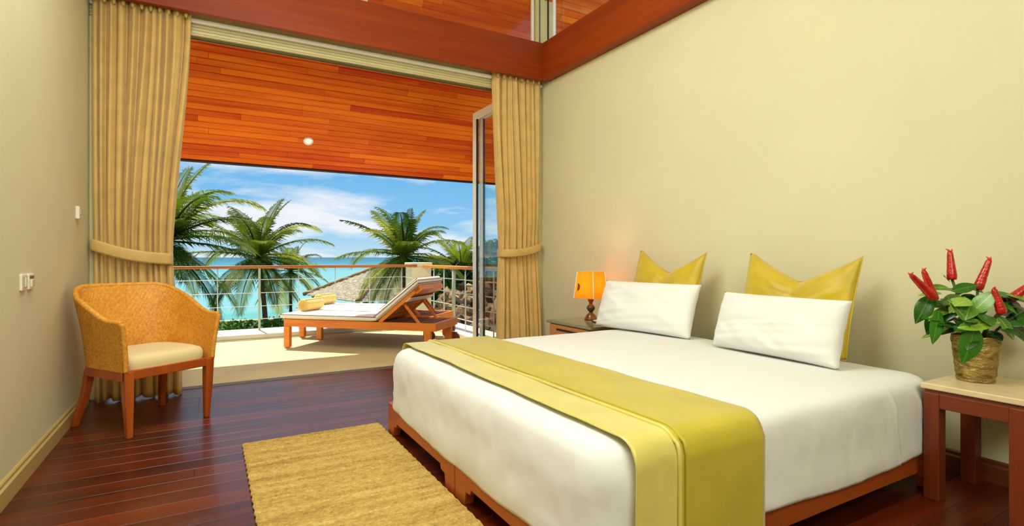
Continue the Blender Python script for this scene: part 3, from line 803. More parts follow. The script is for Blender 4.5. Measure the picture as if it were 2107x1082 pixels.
def place_pillow(name, me, mat, bottom, lean, yaw, roll, h, label, group):
    """pillow standing on its lower edge, front face towards the foot of the bed (-x)"""
    o = link(name, me); me.materials.append(M[mat])
    up_ = Vector((math.sin(lean), 0, math.cos(lean))); fr = Vector((-math.cos(lean), 0, math.sin(lean))); ri = up_.cross(fr)
    rot = Matrix((ri, up_, fr)).transposed().to_4x4()
    rot = Matrix.Rotation(yaw, 4, 'Z') @ rot @ Matrix.Rotation(roll, 4, 'Z')
    o.matrix_world = Matrix.Translation(bottom) @ rot @ Matrix.Translation((0, h/2, 0))
    tag(o, label, 'pillow' if name == 'pillow' else 'cushion', group); return o
gW, gY = 'white pillows on the bed', 'yellow velvet cushions against the wall'
def seam(o, w, h, chop, mat, pinch=.032):
    pts = []
    for s_, fx in ((0, lambda k: (-1+2*k, -1)), (1, lambda k: (1, -1+2*k)), (2, lambda k: (1-2*k, 1)), (3, lambda k: (-1, 1-2*k))):
        for i in range(20):
            a, c = fx(i/20); x = a*w/2*(1-pinch*(1-c*c)); y = c*h/2*(1-pinch*(1-a*a))
            if chop: y -= chop*sm(-.5, 1, c)*max(0, 1-abs(a-.06)/.98)**.85
            pts.append((x, y, 0))
    pts.append(pts[0]); MB().tube(pts, .003, 6, False).build('seam', mat, o, True)
c1 = place_pillow('cushion', pillow_mesh(.66, .60, .15, .165, 2.2, .008, 44, .03), 'velvet', (2.875, 2.895, .519), R(15), R(0), R(-1), .60, 'yellow velvet cushion against the wall, nearer the orange lamp', gY)
c2 = place_pillow('cushion', pillow_mesh(.68, .57, .15, .165, 5.9, .008, 44, .03), 'velvet', (2.88, 1.88, .519), R(15), R(0), R(-1), .57, 'yellow velvet cushion against the wall, nearer the potted plant', gY)
seam(c1, .66, .60, .165, 'velvet', .03); seam(c2, .68, .57, .165, 'velvet', .03)
p1 = place_pillow('pillow', pillow_mesh(.85, .37, .19, 0, 8.8, .013), 'pillow', (2.65, 2.835, .520), R(20), R(7), R(0), .37, 'white pillow leaning on the cushion nearer the orange lamp', gW)
p2 = place_pillow('pillow', pillow_mesh(.77, .335, .19, 0, 12.3, .013), 'pillow', (2.595, 1.79, .522), R(18), R(-4), R(0), .335, 'white pillow leaning on the cushion nearer the potted plant', gW)

# ------------------------------------------------------------------ bedside cabinet, lamp, note pad
ns = empty('bedside_cabinet', (2.88, 3.60, 0), 0, 'wooden bedside cabinet with green stone top under the lamp', 'nightstand')
MB().box(-.30, .27, -.315, .315, .480, .502).build('top', 'stone_green', ns, bevel=.004)
MB().box(-.275, .255, -.29, .29, .06, .480).build('body', 'stand_wood', ns, bevel=.003)
dr = MB().box(-.292, -.275, -.275, .275, .315, .470).build('drawer', 'stand_wood', ns, bevel=.003)
MB().box(-.2935, -.290, -.17, .17, .424, .442).build('handle_slot', 'black', dr)
dr2 = MB().box(-.292, -.275, -.275, .275, .09, .305).build('drawer', 'stand_wood', ns, bevel=.003)
MB().box(-.2935, -.290, -.17, .17, .262, .280).build('handle_slot', 'black', dr2)
MB().box(-.25, .23, -.26, .26, 0, .06).build('plinth', 'table_wood_y', ns)
LP = (2.905, 3.70, .502)
lp = empty('table_lamp', LP, R(-29.7), 'lit table lamp with square orange shade on the green stone top', 'lamp')
MB().lathe([(.055, 0), (.058, .006), (.055, .016), (.046, .022), (.043, .038), (.030, .052), (.018, .062), (.015, .068)], 28).build('foot', 'lampwood', lp, True)
MB().lathe([(.015, .066), (.024, .078), (.036, .096), (.038, .106), (.033, .118), (.020, .134), (.013, .143)], 28).build('bead', 'lampwood_dark', lp, True)
MB().lathe([(.012, .142), (.016, .15), (.026, .172), (.031, .186), (.012, .190), (.010, .23)], 28).build('neck', 'lampwood', lp, True)
# square tapering shade, open above and below
def shade_pt(u, v):
    k = int(u*4+1e-6) % 4; t = u*4-int(u*4+1e-6); c = [(-1, 0), (0, -1), (1, 0), (0, 1)]
    a, b = c[k], c[(k+1) % 4]; r = lerp(.148, .118, v); return (lerp(a[0], b[0], t)*r, lerp(a[1], b[1], t)*r, lerp(.192, .420, v))
sd = MB().grid(32, 10, shade_pt, True).build('shade', 'shade', lp, solid=.003)
for k in range(4):
    c = [(-1, 0), (0, -1), (1, 0), (0, 1)][k]
    MB().bar((c[0]*.149, c[1]*.149, .192), (c[0]*.119, c[1]*.119, .420), .005, .005, up=(c[0], c[1], 0)).build('shade_seam', 'frame_white', sd)
mo = []   # half disc motif on the face left of the front corner
p00, p01 = Vector(shade_pt(0.0, .5)), Vector(shade_pt(.25-1e-6, .5)); nv = Vector((-1, -1, .18)).normalized()
ax_ = Vector((1, -1, 0)).normalized(); uz = Vector((.0, 0, 1))
cpt = Vector(shade_pt(.035, .42))+nv*.004
vs = [cpt+ax_*(.030*math.sin(a))+uz*(.034*math.cos(a))+Vector((.13, .13, 0))*0 for a in [math.pi*i/16 for i in range(17)]]
tilt = Vector((1, 1, 0)).normalized()*.13
vs = [v+tilt*((v.z-cpt.z)) for v in vs]
MB().add([v for v in vs]+[v+nv*.0015 for v in vs], [tuple(range(17)), tuple(range(33, 16, -1))]+[(i, (i+1) % 17, 17+(i+1) % 17, 17+i) for i in range(17)]).build('motif', 'brown', sd)
MB().lathe([(.002, .235), (.022, .25), (.030, .275), (.024, .30), (.004, .315)], 16).build('bulb', 'bulb', lp, True)
pl = add_light('lamp_glow', 'POINT', (LP[0], LP[1], LP[2]+.29), 7, (1.0, .80, .46), shadow_soft_size=.04); pl.parent = None
nb = empty('note_pad', (2.86, 3.505, .502), R(-12), 'small white note pad with dark holder on the green stone top', 'note pad')
MB().box(-.06, .06, -.035, .05, 0, .010).build('holder', 'black', nb, bevel=.002)
MB().box(-.052, .052, -.028, .046, .010, .018).build('paper', 'white_plastic', nb, bevel=.001)

# ------------------------------------------------------------------ side table and plant
st = empty('side_table', (2.925, .958, 0), 0, 'red brown wooden side table with cream stone top holding the plant', 'table')
MB().box(-.215, .225, -.180, .180, .478, .503).build('top', 'stone_cream', st, bevel=.004)
MB().box(-.203, .213, -.168, .168, .462, .478).build('shadow_rail', 'table_wood_y', st)
for sx_ in (-1, 1):
    for sy_ in (-1, 1):
        x0, y0 = (-.208 if sx_ < 0 else .150), (-.172 if sy_ < 0 else .114)
        MB().box(x0, x0+.064, y0, y0+.058, 0, .462).build('leg', 'table_wood', st, bevel=.003)
for sx_ in (-.206, .172): MB().box(sx_, sx_+.038, -.114, .114, .400, .462).build('apron', 'table_wood_y', st, bevel=.002)
for sy_ in (-.170, .134): MB().box(-.144, .150, sy_, sy_+.036, .400, .462).build('apron', 'table_wood', st, bevel=.002)
so = empty('wall_socket', (XR, 1.215, .375), 0, 'cream wall socket low on the wall behind the side table', 'socket')
MB().box(-.010, 0, -.058, .058, -.042, .042).build('plate', 'wall', so, bevel=.003)
for dy, dz in ((-.012, .010), (.012, .010), (0, -.012)):
    MB().tube([(-.0102, dy, dz), (-.0112, dy, dz)], .006, 10).build('hole', 'black', so)

PX, PY, PZ = 2.955, 1.030, .503
rv = Vector((.8686, -.4955, 0)); fv = Vector((.4955, .8686, 0))     # across / away, seen from the room
pt_ = empty('potted_plant', (PX, PY, PZ), 0, 'potted ginger plant with red flower spikes in a crinkled bronze pot', 'plant')
def potf(r, z, a):
    return r*(1+.035*nz(math.cos(a)*2.4, math.sin(a)*2.4, z*26)+.022*nz(math.cos(a)*6, math.sin(a)*6, z*60)+.012*math.sin(z*190+2*nz(a, z*20)))
pr = [(.062, 0), (.067, .004)]+[(lerp(.068, .088, k/30), lerp(.008, .198, k/30)) for k in range(31)]+[(.086, .203), (.080, .200), (.078, .18), (.076, .165)]
MB().lathe(pr, 72, fn=potf).build('pot', 'pot', pt_, True)
MB().lathe([(.001, .172), (.05, .176), (.078, .168)], 24, cap=False).build('soil', 'soil', pt_, True)
def pp(dx, py, dd):     # dx metres across from the pot, py height above the table top, dd away
    return rv*dx+fv*dd+Vector((0, 0, py))
def flower(b, t, rad=.021):
    b = Vector(b); t = Vector(t); ax = (t-b); L = ax.length; q = ax.to_track_quat('Z', 'Y')
    rows = 9; n = 18; prof = []
    m = MB(); vs = []; fs = []
    for i in range(rows*4+1):
        z_ = i/(rows*4); r = rad*(.72+.28*math.sin(min(1, z_*5+.1)*math.pi/2))*(1-.50*z_)
        if z_ > .93: r *= 1-.35*(z_-.93)/.07
        ro = i//4; ph = (i % 4)/4
        for k in range(n):
            a = 2*math.pi*k/n+ro*.5
            rr = r*(1+.10*(ph-.4)*(.6+.6*math.cos(3*a+ro*math.pi)))
            vs.append((rr*math.cos(a), rr*math.sin(a), z_*L))
    nr = rows*4
    for i in range(nr):
        for k in range(n): fs.append((i*n+k, i*n+(k+1) % n, (i+1)*n+(k+1) % n, (i+1)*n+k))
    fs.append(tuple(range(n-1, -1, -1))); fs.append(tuple(nr*n+k for k in range(n)))
    o = m.add(vs, fs).build('flower_spike', 'flower', pt_, True); o.location = b; o.rotation_euler = q.to_euler()
    tp = MB()
    for a in (.4, 2.9):
        tp.tube([(.004*math.cos(a), .004*math.sin(a), L*.97), (.007*math.cos(a), .007*math.sin(a), L*1.03), (.014*math.cos(a)+.006, .014*math.sin(a), L*1.07)], [.0045, .004, .0015], 6)
    tp.build('petal', 'flower_o', o, True)
flowers = [(-.200, .368, -.02, -.310, .470, -.03), (-.165, .355, .02, -.208, .488, .03), (-.062, .445, .05, -.056, .575, .07), (-.008, .405, -.02, .036, .538, -.03),
           (.026, .308, -.10, .004, .412, -.085), (.106, .362, -.05, .200, .455, -.08), (.180, .350, -.10, .245, .425, -.14)]
for f in flowers:
    b, t = pp(*f[:3]), pp(*f[3:])
    flower(b, t)
    ctrl = Vector((b.x*.35, b.y*.35, .26))
    s0 = Vector((b.x*.18, b.y*.18, .165)); dirn = (t-b).normalized()
    pts = [s0.lerp(ctrl, k/6).lerp(ctrl.lerp(b, k/6), k/6) for k in range(7)]
    MB().tube(pts, .0055, 8).build('stem', 'stem', pt_, True)
leaf_cache = {}
def leaf_mesh(curl, asp, mat):
    k_ = (curl, asp, mat)
    if k_ not in leaf_cache:
        n = 9; vs = []; fs = []
        for i in range(n+1):
            t = i/n; w = asp*.5*(math.sin(math.pi*min(1, t*1.02+.0))**.75)*(1-.25*t); w = max(w, .004)
            z_ = -curl*t*t; 
            for s_ in (-1, -.5, 0, .5, 1): vs.append((t, s_*w, z_+.16*w*abs(s_)*2-.06*w*abs(s_)**3*4))
        for i in range(n):
            for j in range(4): fs.append((i*5+j, i*5+j+1, (i+1)*5+j+1, (i+1)*5+j))
        me = MB().add(vs, fs).mesh('leaf', True); me.materials.append(M[mat]); leaf_cache[k_] = me
    return leaf_cache[k_]
def leaf_at(b, t, width, face, mat='leaf_pot', curl=.22):
    b = Vector(b); t = Vector(t); x = t-b; L = x.length; x.normalize(); zf = Vector(face); zf = (zf-x*zf.dot(x)).normalized(); yv = zf.cross(x)
    asp = round(width/L*5)/5
    o = link('leaf', leaf_mesh(curl, max(.4, asp), mat), pt_)
    o.location = b; o.rotation_euler = Matrix((x, yv, zf)).transposed().to_euler(); o.scale = (L, L, L); return o
def px(x, y): return ((x-2012)*.002167, (785-y)*.002167*1.0)
LV = [((1978, 668), (1950, 738), .075, -.10, 0, .25), ((1930, 640), (1906, 706), .040, -.04, 0, .1), ((1925, 612), (1891, 662), .055, .0, 0, .3), ((1926, 618), (1972, 672), .055, -.10, 1, .15),
      ((1940, 672), (2010, 655), .045, -.11, 1, .1), ((1978, 645), (2012, 598), .060, -.08, 1, .15), ((1958, 602), (1998, 586), .045, -.03, 0, .1), ((2030, 610), (2085, 638), .060, -.05, 0, .25),
      ((2022, 648), (2050, 692), .048, -.10, 1, .2), ((2048, 668), (2098, 640), .055, -.07, 0, .2), ((2058, 664), (2110, 700), .065, -.06, 0, .2), ((2018, 590), (2044, 602), .035, .05, 0, .2),
      ((1935, 596), (1962, 592), .035, .03, 1, .2), ((2085, 622), (2108, 640), .05, .0, 0, .3), ((1985, 582), (1968, 570), .035, .06, 0, .2), ((1950, 650), (1925, 690), .05, .04, 0, .2)]
for (b, t, w, dd, lt, cu) in LV:
    bx_, bz = px(*b); tx, tz = px(*t)
    leaf_at(pp(bx_, bz, dd+.02), pp(tx, tz, dd-.02), w*1.3, -fv*.8+Vector((0, 0, .7)), 'leaf_lite' if lt else 'leaf_pot', cu)
r3 = random.Random(5)
for i in range(64):
    a = r3.uniform(0, 2*math.pi); rr = r3.uniform(.05, .15); el = r3.uniform(.24, .41)
    dx, dd = rr*math.cos(a), rr*math.sin(a)*.65
    b = pp(dx, el-.02, dd); out = rv*math.cos(a)+fv*math.sin(a)*.65
    t = b+out*r3.uniform(.08, .13)+Vector((0, 0, r3.uniform(-.07, .03)))
    if (t+Vector((PX, PY, 0))).x > 3.14: continue
    leaf_at(b, t, r3.uniform(.055, .08), Vector((0, 0, 1))-fv*.4+out*.3, 'leaf_lite' if r3.random() < .2 else 'leaf_pot', r3.choice([.1, .2, .3]))

# ------------------------------------------------------------------ sun loungers
def make_lounger():
    root = empty('sun_lounger', (.757, 6.70, 0), R(-44), 'teak sun lounger with white mattress, nearer the room', 'lounger', 'sun loungers on the balcony')
    Lg, Wd, zt = 1.90, .68, .330
    for yy in (0, Wd-.035): MB().box(0, Lg, yy, yy+.035, zt-.085, zt).build('side_rail', 'teak', root, bevel=.004)
    MB().box(0, .035, .035, Wd-.035, zt-.085, zt).build('end_rail', 'teak_y', root, bevel=.004)
    MB().box(Lg-.035, Lg, .035, Wd-.035, zt-.085, zt).build('end_rail', 'teak_y', root, bevel=.004)
    for lx in (.0, Lg-.14):
        for ly in (0, Wd-.05): MB().box(lx, lx+.075, ly, ly+.05, 0, zt-.085).build('leg', 'teak', root, bevel=.004)
    for ly in (-.022, Wd-.008):
        w = MB().lathe([(.012, -.015), (.070, -.015), (.078, -.008), (.078, .008), (.070, .015), (.012, .015)], 24)
        o = w.build('wheel', 'teak_dark', root, False, bevel=.002); o.rotation_euler = (R(90), 0, 0); o.location = (Lg-.055, ly+.015 if ly < 0 else ly+.015, .078)
    xs = .06
    while xs < Lg-.09:
        MB().box(xs, xs+.055, .035, Wd-.035, zt-.035, zt-.012).build('slat', 'teak_dark', root, bevel=.002); xs += .075
    # mattress, seat part
    def slab(x0, x1, y0, y1, t, n=28):
        def g(sd):
            def f(u, v):
                a, c = 2*u-1, 2*v-1; pf = (max(0, 1-abs(a)**14)*max(0, 1-abs(c)**10))**.5
                tuft = .006*(abs(math.sin(u*math.pi*3))**.3-1) if sd > 0 else 0
                return (lerp(x0, x1, u), lerp(y0, y1, v), t/2+sd*t/2*(.45+.55*pf)*(1 if pf > 0 else .9)+tuft*pf)
            return f
        b = MB(); b.grid(n*2, n, g(1)); b.grid(n*2, n, g(-1))
        for (fn0) in (0, 1):
            b.grid(n*2, 1, lambda u, v, c=fn0: (lerp(x0, x1, u), y0 if c == 0 else y1, t/2+(2*v-1)*t/2*.405))
            b.grid(n, 1, lambda u, v, c=fn0: (x0 if c == 0 else x1, lerp(y0, y1, u), t/2+(2*v-1)*t/2*.405))
        return b
    mt = slab(-.03, 1.20, -.02, Wd+.02, .075).build('mattress', 'cushion_out', root, True, loc=(0, 0, zt))
    sp = MB()
    for yy in (-.022, Wd+.022): sp.tube([(-.03, yy, .055), (1.2, yy, .055)], .004, 6)
    sp.tube([(-.03, Wd*.5, .0765), (1.2, Wd*.5, .0765)], .003, 6)
    sp.build('piping', 'piping_dark', mt)
    # raised back
    bk = bpy.data.objects.new('backrest', None); COL.objects.link(bk); bk.parent = root; bk.location = (1.21, 0, zt+.005); bk.rotation_euler = (0, -R(39), 0)
    for yy in (.02, Wd-.055): MB().box(0, .62, yy, yy+.035, -.03, .01).build('back_rail', 'teak', bk, bevel=.003)
    for k in range(7): MB().box(.03+k*.083, .03+k*.083+.055, .055, Wd-.055, -.015, .008).build('back_slat', 'teak', bk, bevel=.002)
    MB().box(.55, .64, .02, Wd-.02, -.050, .010).build('head_board', 'teak_y', bk, bevel=.004)
    slab(.0, .66, -.02, Wd+.02, .065).build('back_cushion', 'cushion_out', bk, True, loc=(0, 0, .012))
    MB().box(.40, .47, .0, Wd, -.042, -.032).build('flap', 'cushion_out', bk, bevel=.004)
    
    sp = MB()
    for yy in (-.022, Wd+.022): sp.tube([(0, yy, .065), (.66, yy, .055)], .004, 6)
    sp.tube([(.655, -.02, .06), (.655, Wd+.02, .06)], .004, 6); sp.tube([(.655, -.02, .026), (.655, Wd+.02, .026)], .004, 6)
    sp.build('back_piping', 'piping_dark', bk)
    for yy in (.075, Wd-.095): MB().bar((1.21+.36*math.cos(R(40)), yy, zt+.33*math.sin(R(40))), (1.68, yy, zt-.02), .022, .03).build('prop_bar', 'teak', root, bevel=.003)
    return root
lg = make_lounger()
lg2 = copy_tree(lg); lg2.location = (1.03, 7.46, 0)
lg2['label'] = 'teak sun lounger with white mattress, nearer the sea railing'
def towel(x, y, z, label):
    root = empty('rolled_towel', (x, y, z), R(46), label, 'towel', 'rolled yellow towels on the loungers')
    r, hl = .072, .17
    prof = [(.004, -hl+.012), (.03, -hl+.004), (r*.8, -hl), (r*.97, -hl+.008), (r, -hl+.02)]+[(r*(1+.012*math.sin(k*1.7)), lerp(-hl+.03, hl-.03, k/14)) for k in range(15)]+[(r, hl-.02), (r*.97, hl-.008), (r*.8, hl), (.03, hl-.004), (.004, hl-.012)]
    o = MB().lathe(prof, 30).build('roll', 'towel', root, True); o.rotation_euler = (0, R(90), 0); o.location = (0, 0, r)
    for sg in (-1, 1):
        sp = MB().tube([(sg*(hl+.001), (.010+.0026*k)*math.cos(k*.72), r+(.010+.0026*k)*math.sin(k*.72)) for k in range(22)], .0035, 6)
        sp.build('spiral_end', 'towel', root, True)
    MB().bar((-hl+.01, -.03, r*1.93), (hl-.01, -.03, r*1.93), .02, .008).build('towel_edge', 'towel', root, bevel=.003)
    return root
towel(1.085, 6.835, .406, 'rolled yellow towel on the lounger nearer the room')
towel(1.39, 7.61, .406, 'rolled yellow towel on the lounger nearer the sea railing')

# ------------------------------------------------------------------ land, sea
GZ = -3.2
struct(MB().box(-120, 140, 8.4, 40, GZ-1, GZ).build('ground', 'grass'))
struct(MB().add([(-300, 40, GZ), (300, 40, GZ), (300, 50, GZ-1.0), (-300, 50, GZ-1.0)], [(0, 1, 2, 3)]).build('beach', 'sand'))
sv = [(-9000, 40, GZ-.8), (9000, 40, GZ-.8), (9000, 12000, GZ-.8), (-9000, 12000, GZ-.8)]
struct(MB().add(sv, [(0, 1, 2, 3)]).build('sea', 'sea'))

# leafy masses: real leaves scattered in a body
def leaf_body(n, fn, size, seed):
    r_ = random.Random(seed); vs = []; fs = []
    for i in range(n):
        c, nrm_ = fn(r_); c = Vector(c); a = Vector((r_.gauss(0, 1), r_.gauss(0, 1), r_.gauss(0, .7))).normalized(); a = (a+Vector(nrm_)*.6).normalized()
        b = a.cross(Vector((r_.gauss(0, 1), r_.gauss(0, 1), r_.gauss(0, 1)))).normalized(); e = a.cross(b); s_ = size*r_.uniform(.6, 1.4)
        k = len(vs); vs += [c-b*s_, c+e*s_*.42, c+b*s_, c-e*s_*.42]; fs.append((k, k+1, k+2, k+3))
    return MB().add(vs, fs)
def hedge_fn(x0, x1, y0, y1, z0, z1):
    def f(r_):
        x = r_.uniform(x0, x1); a = r_.uniform(0, math.pi); rr = (r_.random()**.35)
        return (x, (y0+y1)/2+(y1-y0)/2*rr*math.cos(a), z0+(z1-z0)*rr*math.sin(a)*(1+.12*nz(x*1.3, 0, 2))), (0, math.cos(a), math.sin(a))
    return f
hd_ = leaf_body(9000, hedge_fn(-14, 8.0, 28.2, 29.8, GZ, GZ+1.25), .11, 3).build('hedge', 'hedge')
tag(hd_, 'low clipped green hedge along the shore below the railing', 'hedge', None, 'stuff')

# ------------------------------------------------------------------ coconut palms
frond_cache = {}
def frond_mesh(el, L, droop, mat, seed):
    k_ = (el, droop, mat, seed)
    if k_ in frond_cache: return frond_cache[k_]
    r_ = random.Random(seed+int(el*7)); n = 48
    pts = []; p = Vector((0, 0, 0)); a = R(el)
    for i in range(n+1):
        pts.append(p.copy()); t = i/n
        p = p+Vector((math.cos(a), 0, math.sin(a)))*(1.0/n); a -= droop/n*(.4+1.5*t)
    m = MB(); vs = []; fs = []
    m.tube(pts[::4], [lerp(.013, .003, i/12) for i in range(13)], 5)
    for i in range(3, n+1):
        t = i/n; tg = (pts[i]-pts[i-1]).normalized(); nn = Vector((-tg.z, 0, tg.x))
        for sd in (-1, 1):
            for h_ in (0,):
                ln = .30*(math.sin(math.pi*min(1, .16+.80*t))**.7)*r_.uniform(.85, 1.1)
                b0 = pts[i]-tg*(h_/n)
                dirv = (tg*lerp(.55, 1.1, t)+Vector((0, sd, 0))*lerp(1.0, .55, t)+nn*.18).normalized()
                w = .0105
                q0 = b0; q1 = b0+dirv*ln*.5+Vector((0, 0, -.06*ln)); q2 = b0+dirv*ln*.92+Vector((0, 0, -.34*ln*r_.uniform(.6, 1.4)))
                wv = tg*w
                k = len(vs); vs += [q0-wv*.4, q0+wv*.4, q1+wv, q1-wv, q2]
                fs += [(k, k+1, k+2, k+3), (k+3, k+2, k+4)]
    m.add(vs, fs); me = m.mesh('frond'); me.materials.append(M[mat]); frond_cache[k_] = me; return me
def palm(x, y, zc, zg, R_, label, seed, nfr=24, trunk_r=.13, lean=(0, 0), mat='palm', bark='bark', els=None):
    r_ = random.Random(seed)
    root = empty('coconut_palm', (x+lean[0], y+lean[1], zg), 0, label, 'palm tree', 'coconut palms between the balcony and the sea')
    H = zc-zg; n = 14
    pts = [(-lean[0]*((k/n)**1.6), -lean[1]*((k/n)**1.6), H*k/n) for k in range(n+1)]
    rr = [trunk_r*(1.35 if k == 0 else lerp(1.05, .72, k/n))*(1+.06*(k % 2)) for k in range(n+1)]
    MB().tube(pts, rr, 10).build('trunk', bark, root, True)
    top = Vector((-lean[0], -lean[1], H))
    for i in range(nfr):
        f = i/(nfr-1); el = lerp(82, -44, f**1.15); el = round(el/11)*11
        dr_ = [.55, .9, 1.3][i % 3] if el > 20 else [.7, .95, .5][i % 3]
        o = link('frond', frond_mesh(el, 1, dr_, mat if i % 4 else ('palm_y' if mat == 'palm' else mat), i % 2), root)
        o.location = top+Vector((0, 0, .05)); o.rotation_euler = (0, 0, i*2.39996+r_.uniform(-.25, .25)); s_ = R_*r_.uniform(.9, 1.12)*(.85 if el > 60 else 1.0); o.scale = (s_, s_, s_)
    for k in range(5):
        a = k*1.257+seed; MB().lathe([(.02, -.13), (.09, -.08), (.115, 0), (.09, .08), (.02, .12)], 10).build('coconut', 'coco', root, True, loc=top+Vector((.17*math.cos(a), .17*math.sin(a), -.16)))
    return root
def at(pxx, Y_):      # x of a plan ray used while laying the garden out: bearing of a feature from the room
    u = (pxx-1053.5)/1094; return Y_*(.4955+.8686*u)/(.8686-.4955*u)
def hgt(pxx, py, Y_):
    u = (pxx-1053.5)/1094; return 1.05+(529-py)*Y_/(.8686-.4955*u)/1094
palm(at(532, 31.0), 31.0, hgt(532, 530, 31.0), GZ, 3.9, 'coconut palm with full round crown, second tree from the left curtain', 3, 28, lean=(.35, 0))
palm(at(598, 38.5), 38.5, hgt(598, 560, 38.5), GZ, 2.8, 'shorter dark-trunked coconut palm just behind the full round one', 9, 20, bark='bark_dark', trunk_r=.10)
palm(at(338, 20.5), 20.5, hgt(338, 500, 20.5), GZ, 3.3, 'coconut palm half hidden by the golden curtain at the left', 14, 30, bark='bark_dark', lean=(-.6, 0))
palm(at(832, 16.5), 16.5, hgt(832, 530, 16.5), GZ, 2.15, 'bright green coconut palm in front of the thatched roof, behind the column', 22, 28, trunk_r=.11)
palm(at(950, 19.0), 19.0, hgt(950, 560, 19.0), GZ, 1.9, 'coconut palm with upright spear leaf beyond the side railing', 31, 26)

# ------------------------------------------------------------------ thatched pavilion
tx, ty, tz = at(796, 24.0), 24.0, .66
tp = empty('thatched_pavilion', (tx, ty, GZ), R(12), 'pavilion with pale grey thatched hip roof beyond the railing', 'pavilion')
H0, H1 = tz-GZ, -.72-GZ
def thatch_pt(u, v):
    k = int(u*4+1e-6) % 4; t = u*4-int(u*4+1e-6); c = [(-1, -1), (1, -1), (1, 1), (-1, 1)]; a, b = c[k], c[(k+1) % 4]
    st_ = v*14; ro = int(st_); fr_ = st_-ro; r = lerp(.12, 2.75, v)+.05*(1-fr_)*0
    z_ = lerp(H0, H1, v)+(.05*(1-fr_) if v > 0 else 0)+.03*nz(u*80, v*14, 1)
    return (lerp(a[0], b[0], t)*r, lerp(a[1], b[1], t)*r, z_)
tb = MB().grid(160, 84, thatch_pt, True).build('roof', 'thatch', tp)
for c in ((-1, -1), (1, -1), (1, 1), (-1, 1)):
    MB().tube([(c[0]*lerp(.1, 2.77, k/20), c[1]*lerp(.1, 2.77, k/20), lerp(H0, H1, k/20)+.05+.015*math.sin(k*2)) for k in range(21)], .09, 8).build('ridge_roll', 'thatch_edge', tp, True)
MB().lathe([(.30, -.12), (.26, .02), (.14, .10), (.02, .14)], 14, (0, 0, H0)).build('ridge_cap', 'thatch_edge', tp, True)
for c in ((-1, -1), (1, -1), (1, 1), (-1, 1)):
    MB().tube([(c[0]*2.1, c[1]*2.1, 0), (c[0]*2.1, c[1]*2.1, H1+.2)], .11, 10).build('post', 'bark', tp, True)

# ------------------------------------------------------------------ stone bank and trees at the right
sbk = empty('stone_bank', (3.7, 9.5, GZ), 0, 'bank of rough brown stones below the side railing', 'rocks')
def bank_z(y_): return lerp(.42, .12, sm(1.0, 3.4, y_))-GZ
core = MB().add([(-.6, -4.6, 0), (4.5, -4.6, 0), (4.5, 3.6, 0), (-.6, 3.6, 0), (1.9, -4.6, bank_z(-4.6)), (4.5, -4.6, bank_z(-4.6)), (4.5, 3.6, bank_z(3.6)), (1.9, 3.6, bank_z(3.6)), (.0, -4.6, 1.9), (.0, 3.6, 1.9)],
                [(3, 2, 1, 0), (4, 5, 6, 7), (0, 1, 5, 4, 8), (1, 2, 6, 5), (2, 3, 9, 7, 6), (3, 0, 8, 9), (8, 4, 7, 9)]).build('core', 'rock', sbk)
stone_meshes = []
r4 = random.Random(12)
for k in range(6):
    bm = bmesh.new(); bmesh.ops.create_icosphere(bm, subdivisions=1, radius=1)
    for v in bm.verts: v.co *= 1+r4.uniform(-.26, .26)
    me = bpy.data.meshes.new('stone'); bm.to_mesh(me); bm.free(); me.materials.append(M['rock']); stone_meshes.append(me)
for i in range(295):
    y_ = lerp(-3.4, 3.5, r4.random()); k = r4.random()**.8; x_ = lerp(.15, 1.95, k); z_ = lerp(2.0, bank_z(y_), k)+.02
    o = link('stone', stone_meshes[i % 6], sbk, (x_, y_, z_), (r4.uniform(-.5, .5), -.75+r4.uniform(-.6, .5), r4.uniform(0, 6)))
    s_ = r4.uniform(.11, .21); o.scale = (s_*1.35, s_, s_*.5)
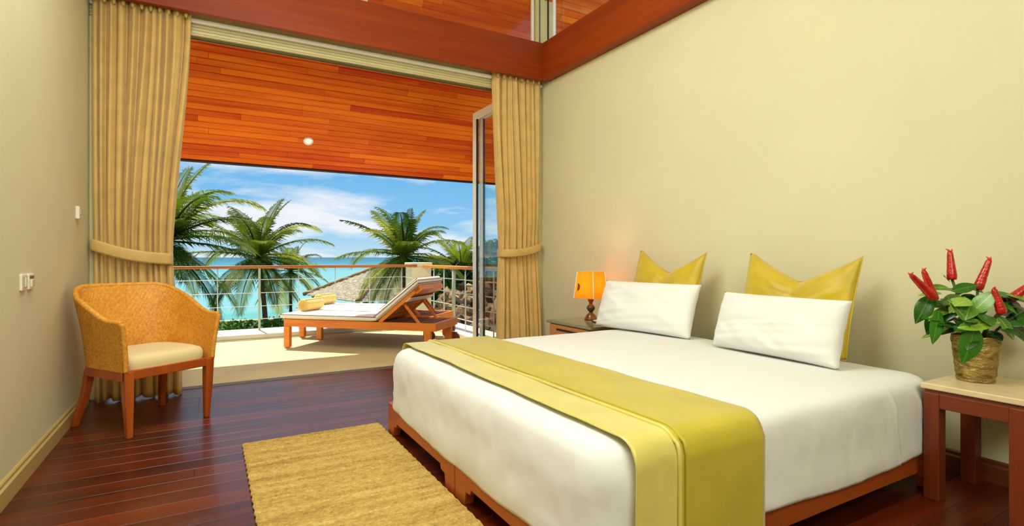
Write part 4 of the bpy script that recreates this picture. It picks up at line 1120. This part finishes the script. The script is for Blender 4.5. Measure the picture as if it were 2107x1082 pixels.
def blob_fn(rx, ry, rz):
    def f(r_):
        d_ = Vector((r_.gauss(0, 1), r_.gauss(0, 1), r_.gauss(0, 1))).normalized(); k = (1+.28*noise.noise(d_*2.3+Vector((rx, ry, rz))))*(r_.random()**.18)
        return (d_.x*rx*k, d_.y*ry*k, d_.z*rz*k), d_
    return f
def bush(x, y, zc, rx, rz, label, seed, n=5200, size=.13):
    root = empty('leafy_tree', (x, y, GZ), 0, label, 'tree', 'leafy trees beyond the side railing')
    MB().tube([(0, 0, 0), (.05, .02, (zc-GZ)*.6), (0, 0, zc-GZ)], [.16, .12, .05], 8).build('trunk', 'bark_dark', root, True)
    leaf_body(n, blob_fn(rx, rx, rz), size, seed).build('crown', 'tree', root, loc=(0, 0, zc-GZ))
bush(at(1018, 27.0), 27.0, hgt(1018, 556, 27.0), 1.5, 1.7, 'dark green leafy tree seen through the glass door', 41)
bush(at(960, 32.5), 32.5, hgt(960, 572, 32.5), 1.9, 1.8, 'dark leafy tree behind the palm with the spear leaf', 42)
bush(at(895, 36.5), 36.5, hgt(895, 578, 36.5), 1.9, 1.8, 'dark leafy tree beyond the column, behind the bright palm', 43)
bush(at(1088, 31.0), 31.0, hgt(1088, 560, 31.0), 2.0, 2.0, 'wide leafy tree behind the curtain beside the glass door', 44)

def shrub(x, y, zc, rx, rz, label, seed):
    root = empty('leafy_shrub', (x, y, GZ), 0, label, 'shrub', 'shrubs beyond the side railing')
    MB().tube([(0, 0, 0), (.04, .02, (zc-GZ)*.5), (0, 0, zc-GZ)], [.07, .05, .03], 6).build('stem', 'bark_dark', root, True)
    leaf_body(2600, blob_fn(rx, rx, rz), .13, seed).build('crown', 'tree', root, loc=(0, 0, zc-GZ))
shrub(at(893, 14.6), 14.6, -.35, .80, 1.0, 'tall dark shrub just right of the balcony column', 51)
shrub(at(946, 15.6), 15.6, -.30, .85, 1.1, 'tall dark shrub behind the side railing, above the stone bank', 52)
shrub(at(1004, 16.2), 16.2, -.10, .90, 1.1, 'tall dark shrub seen through the glass door above the stone bank', 53)
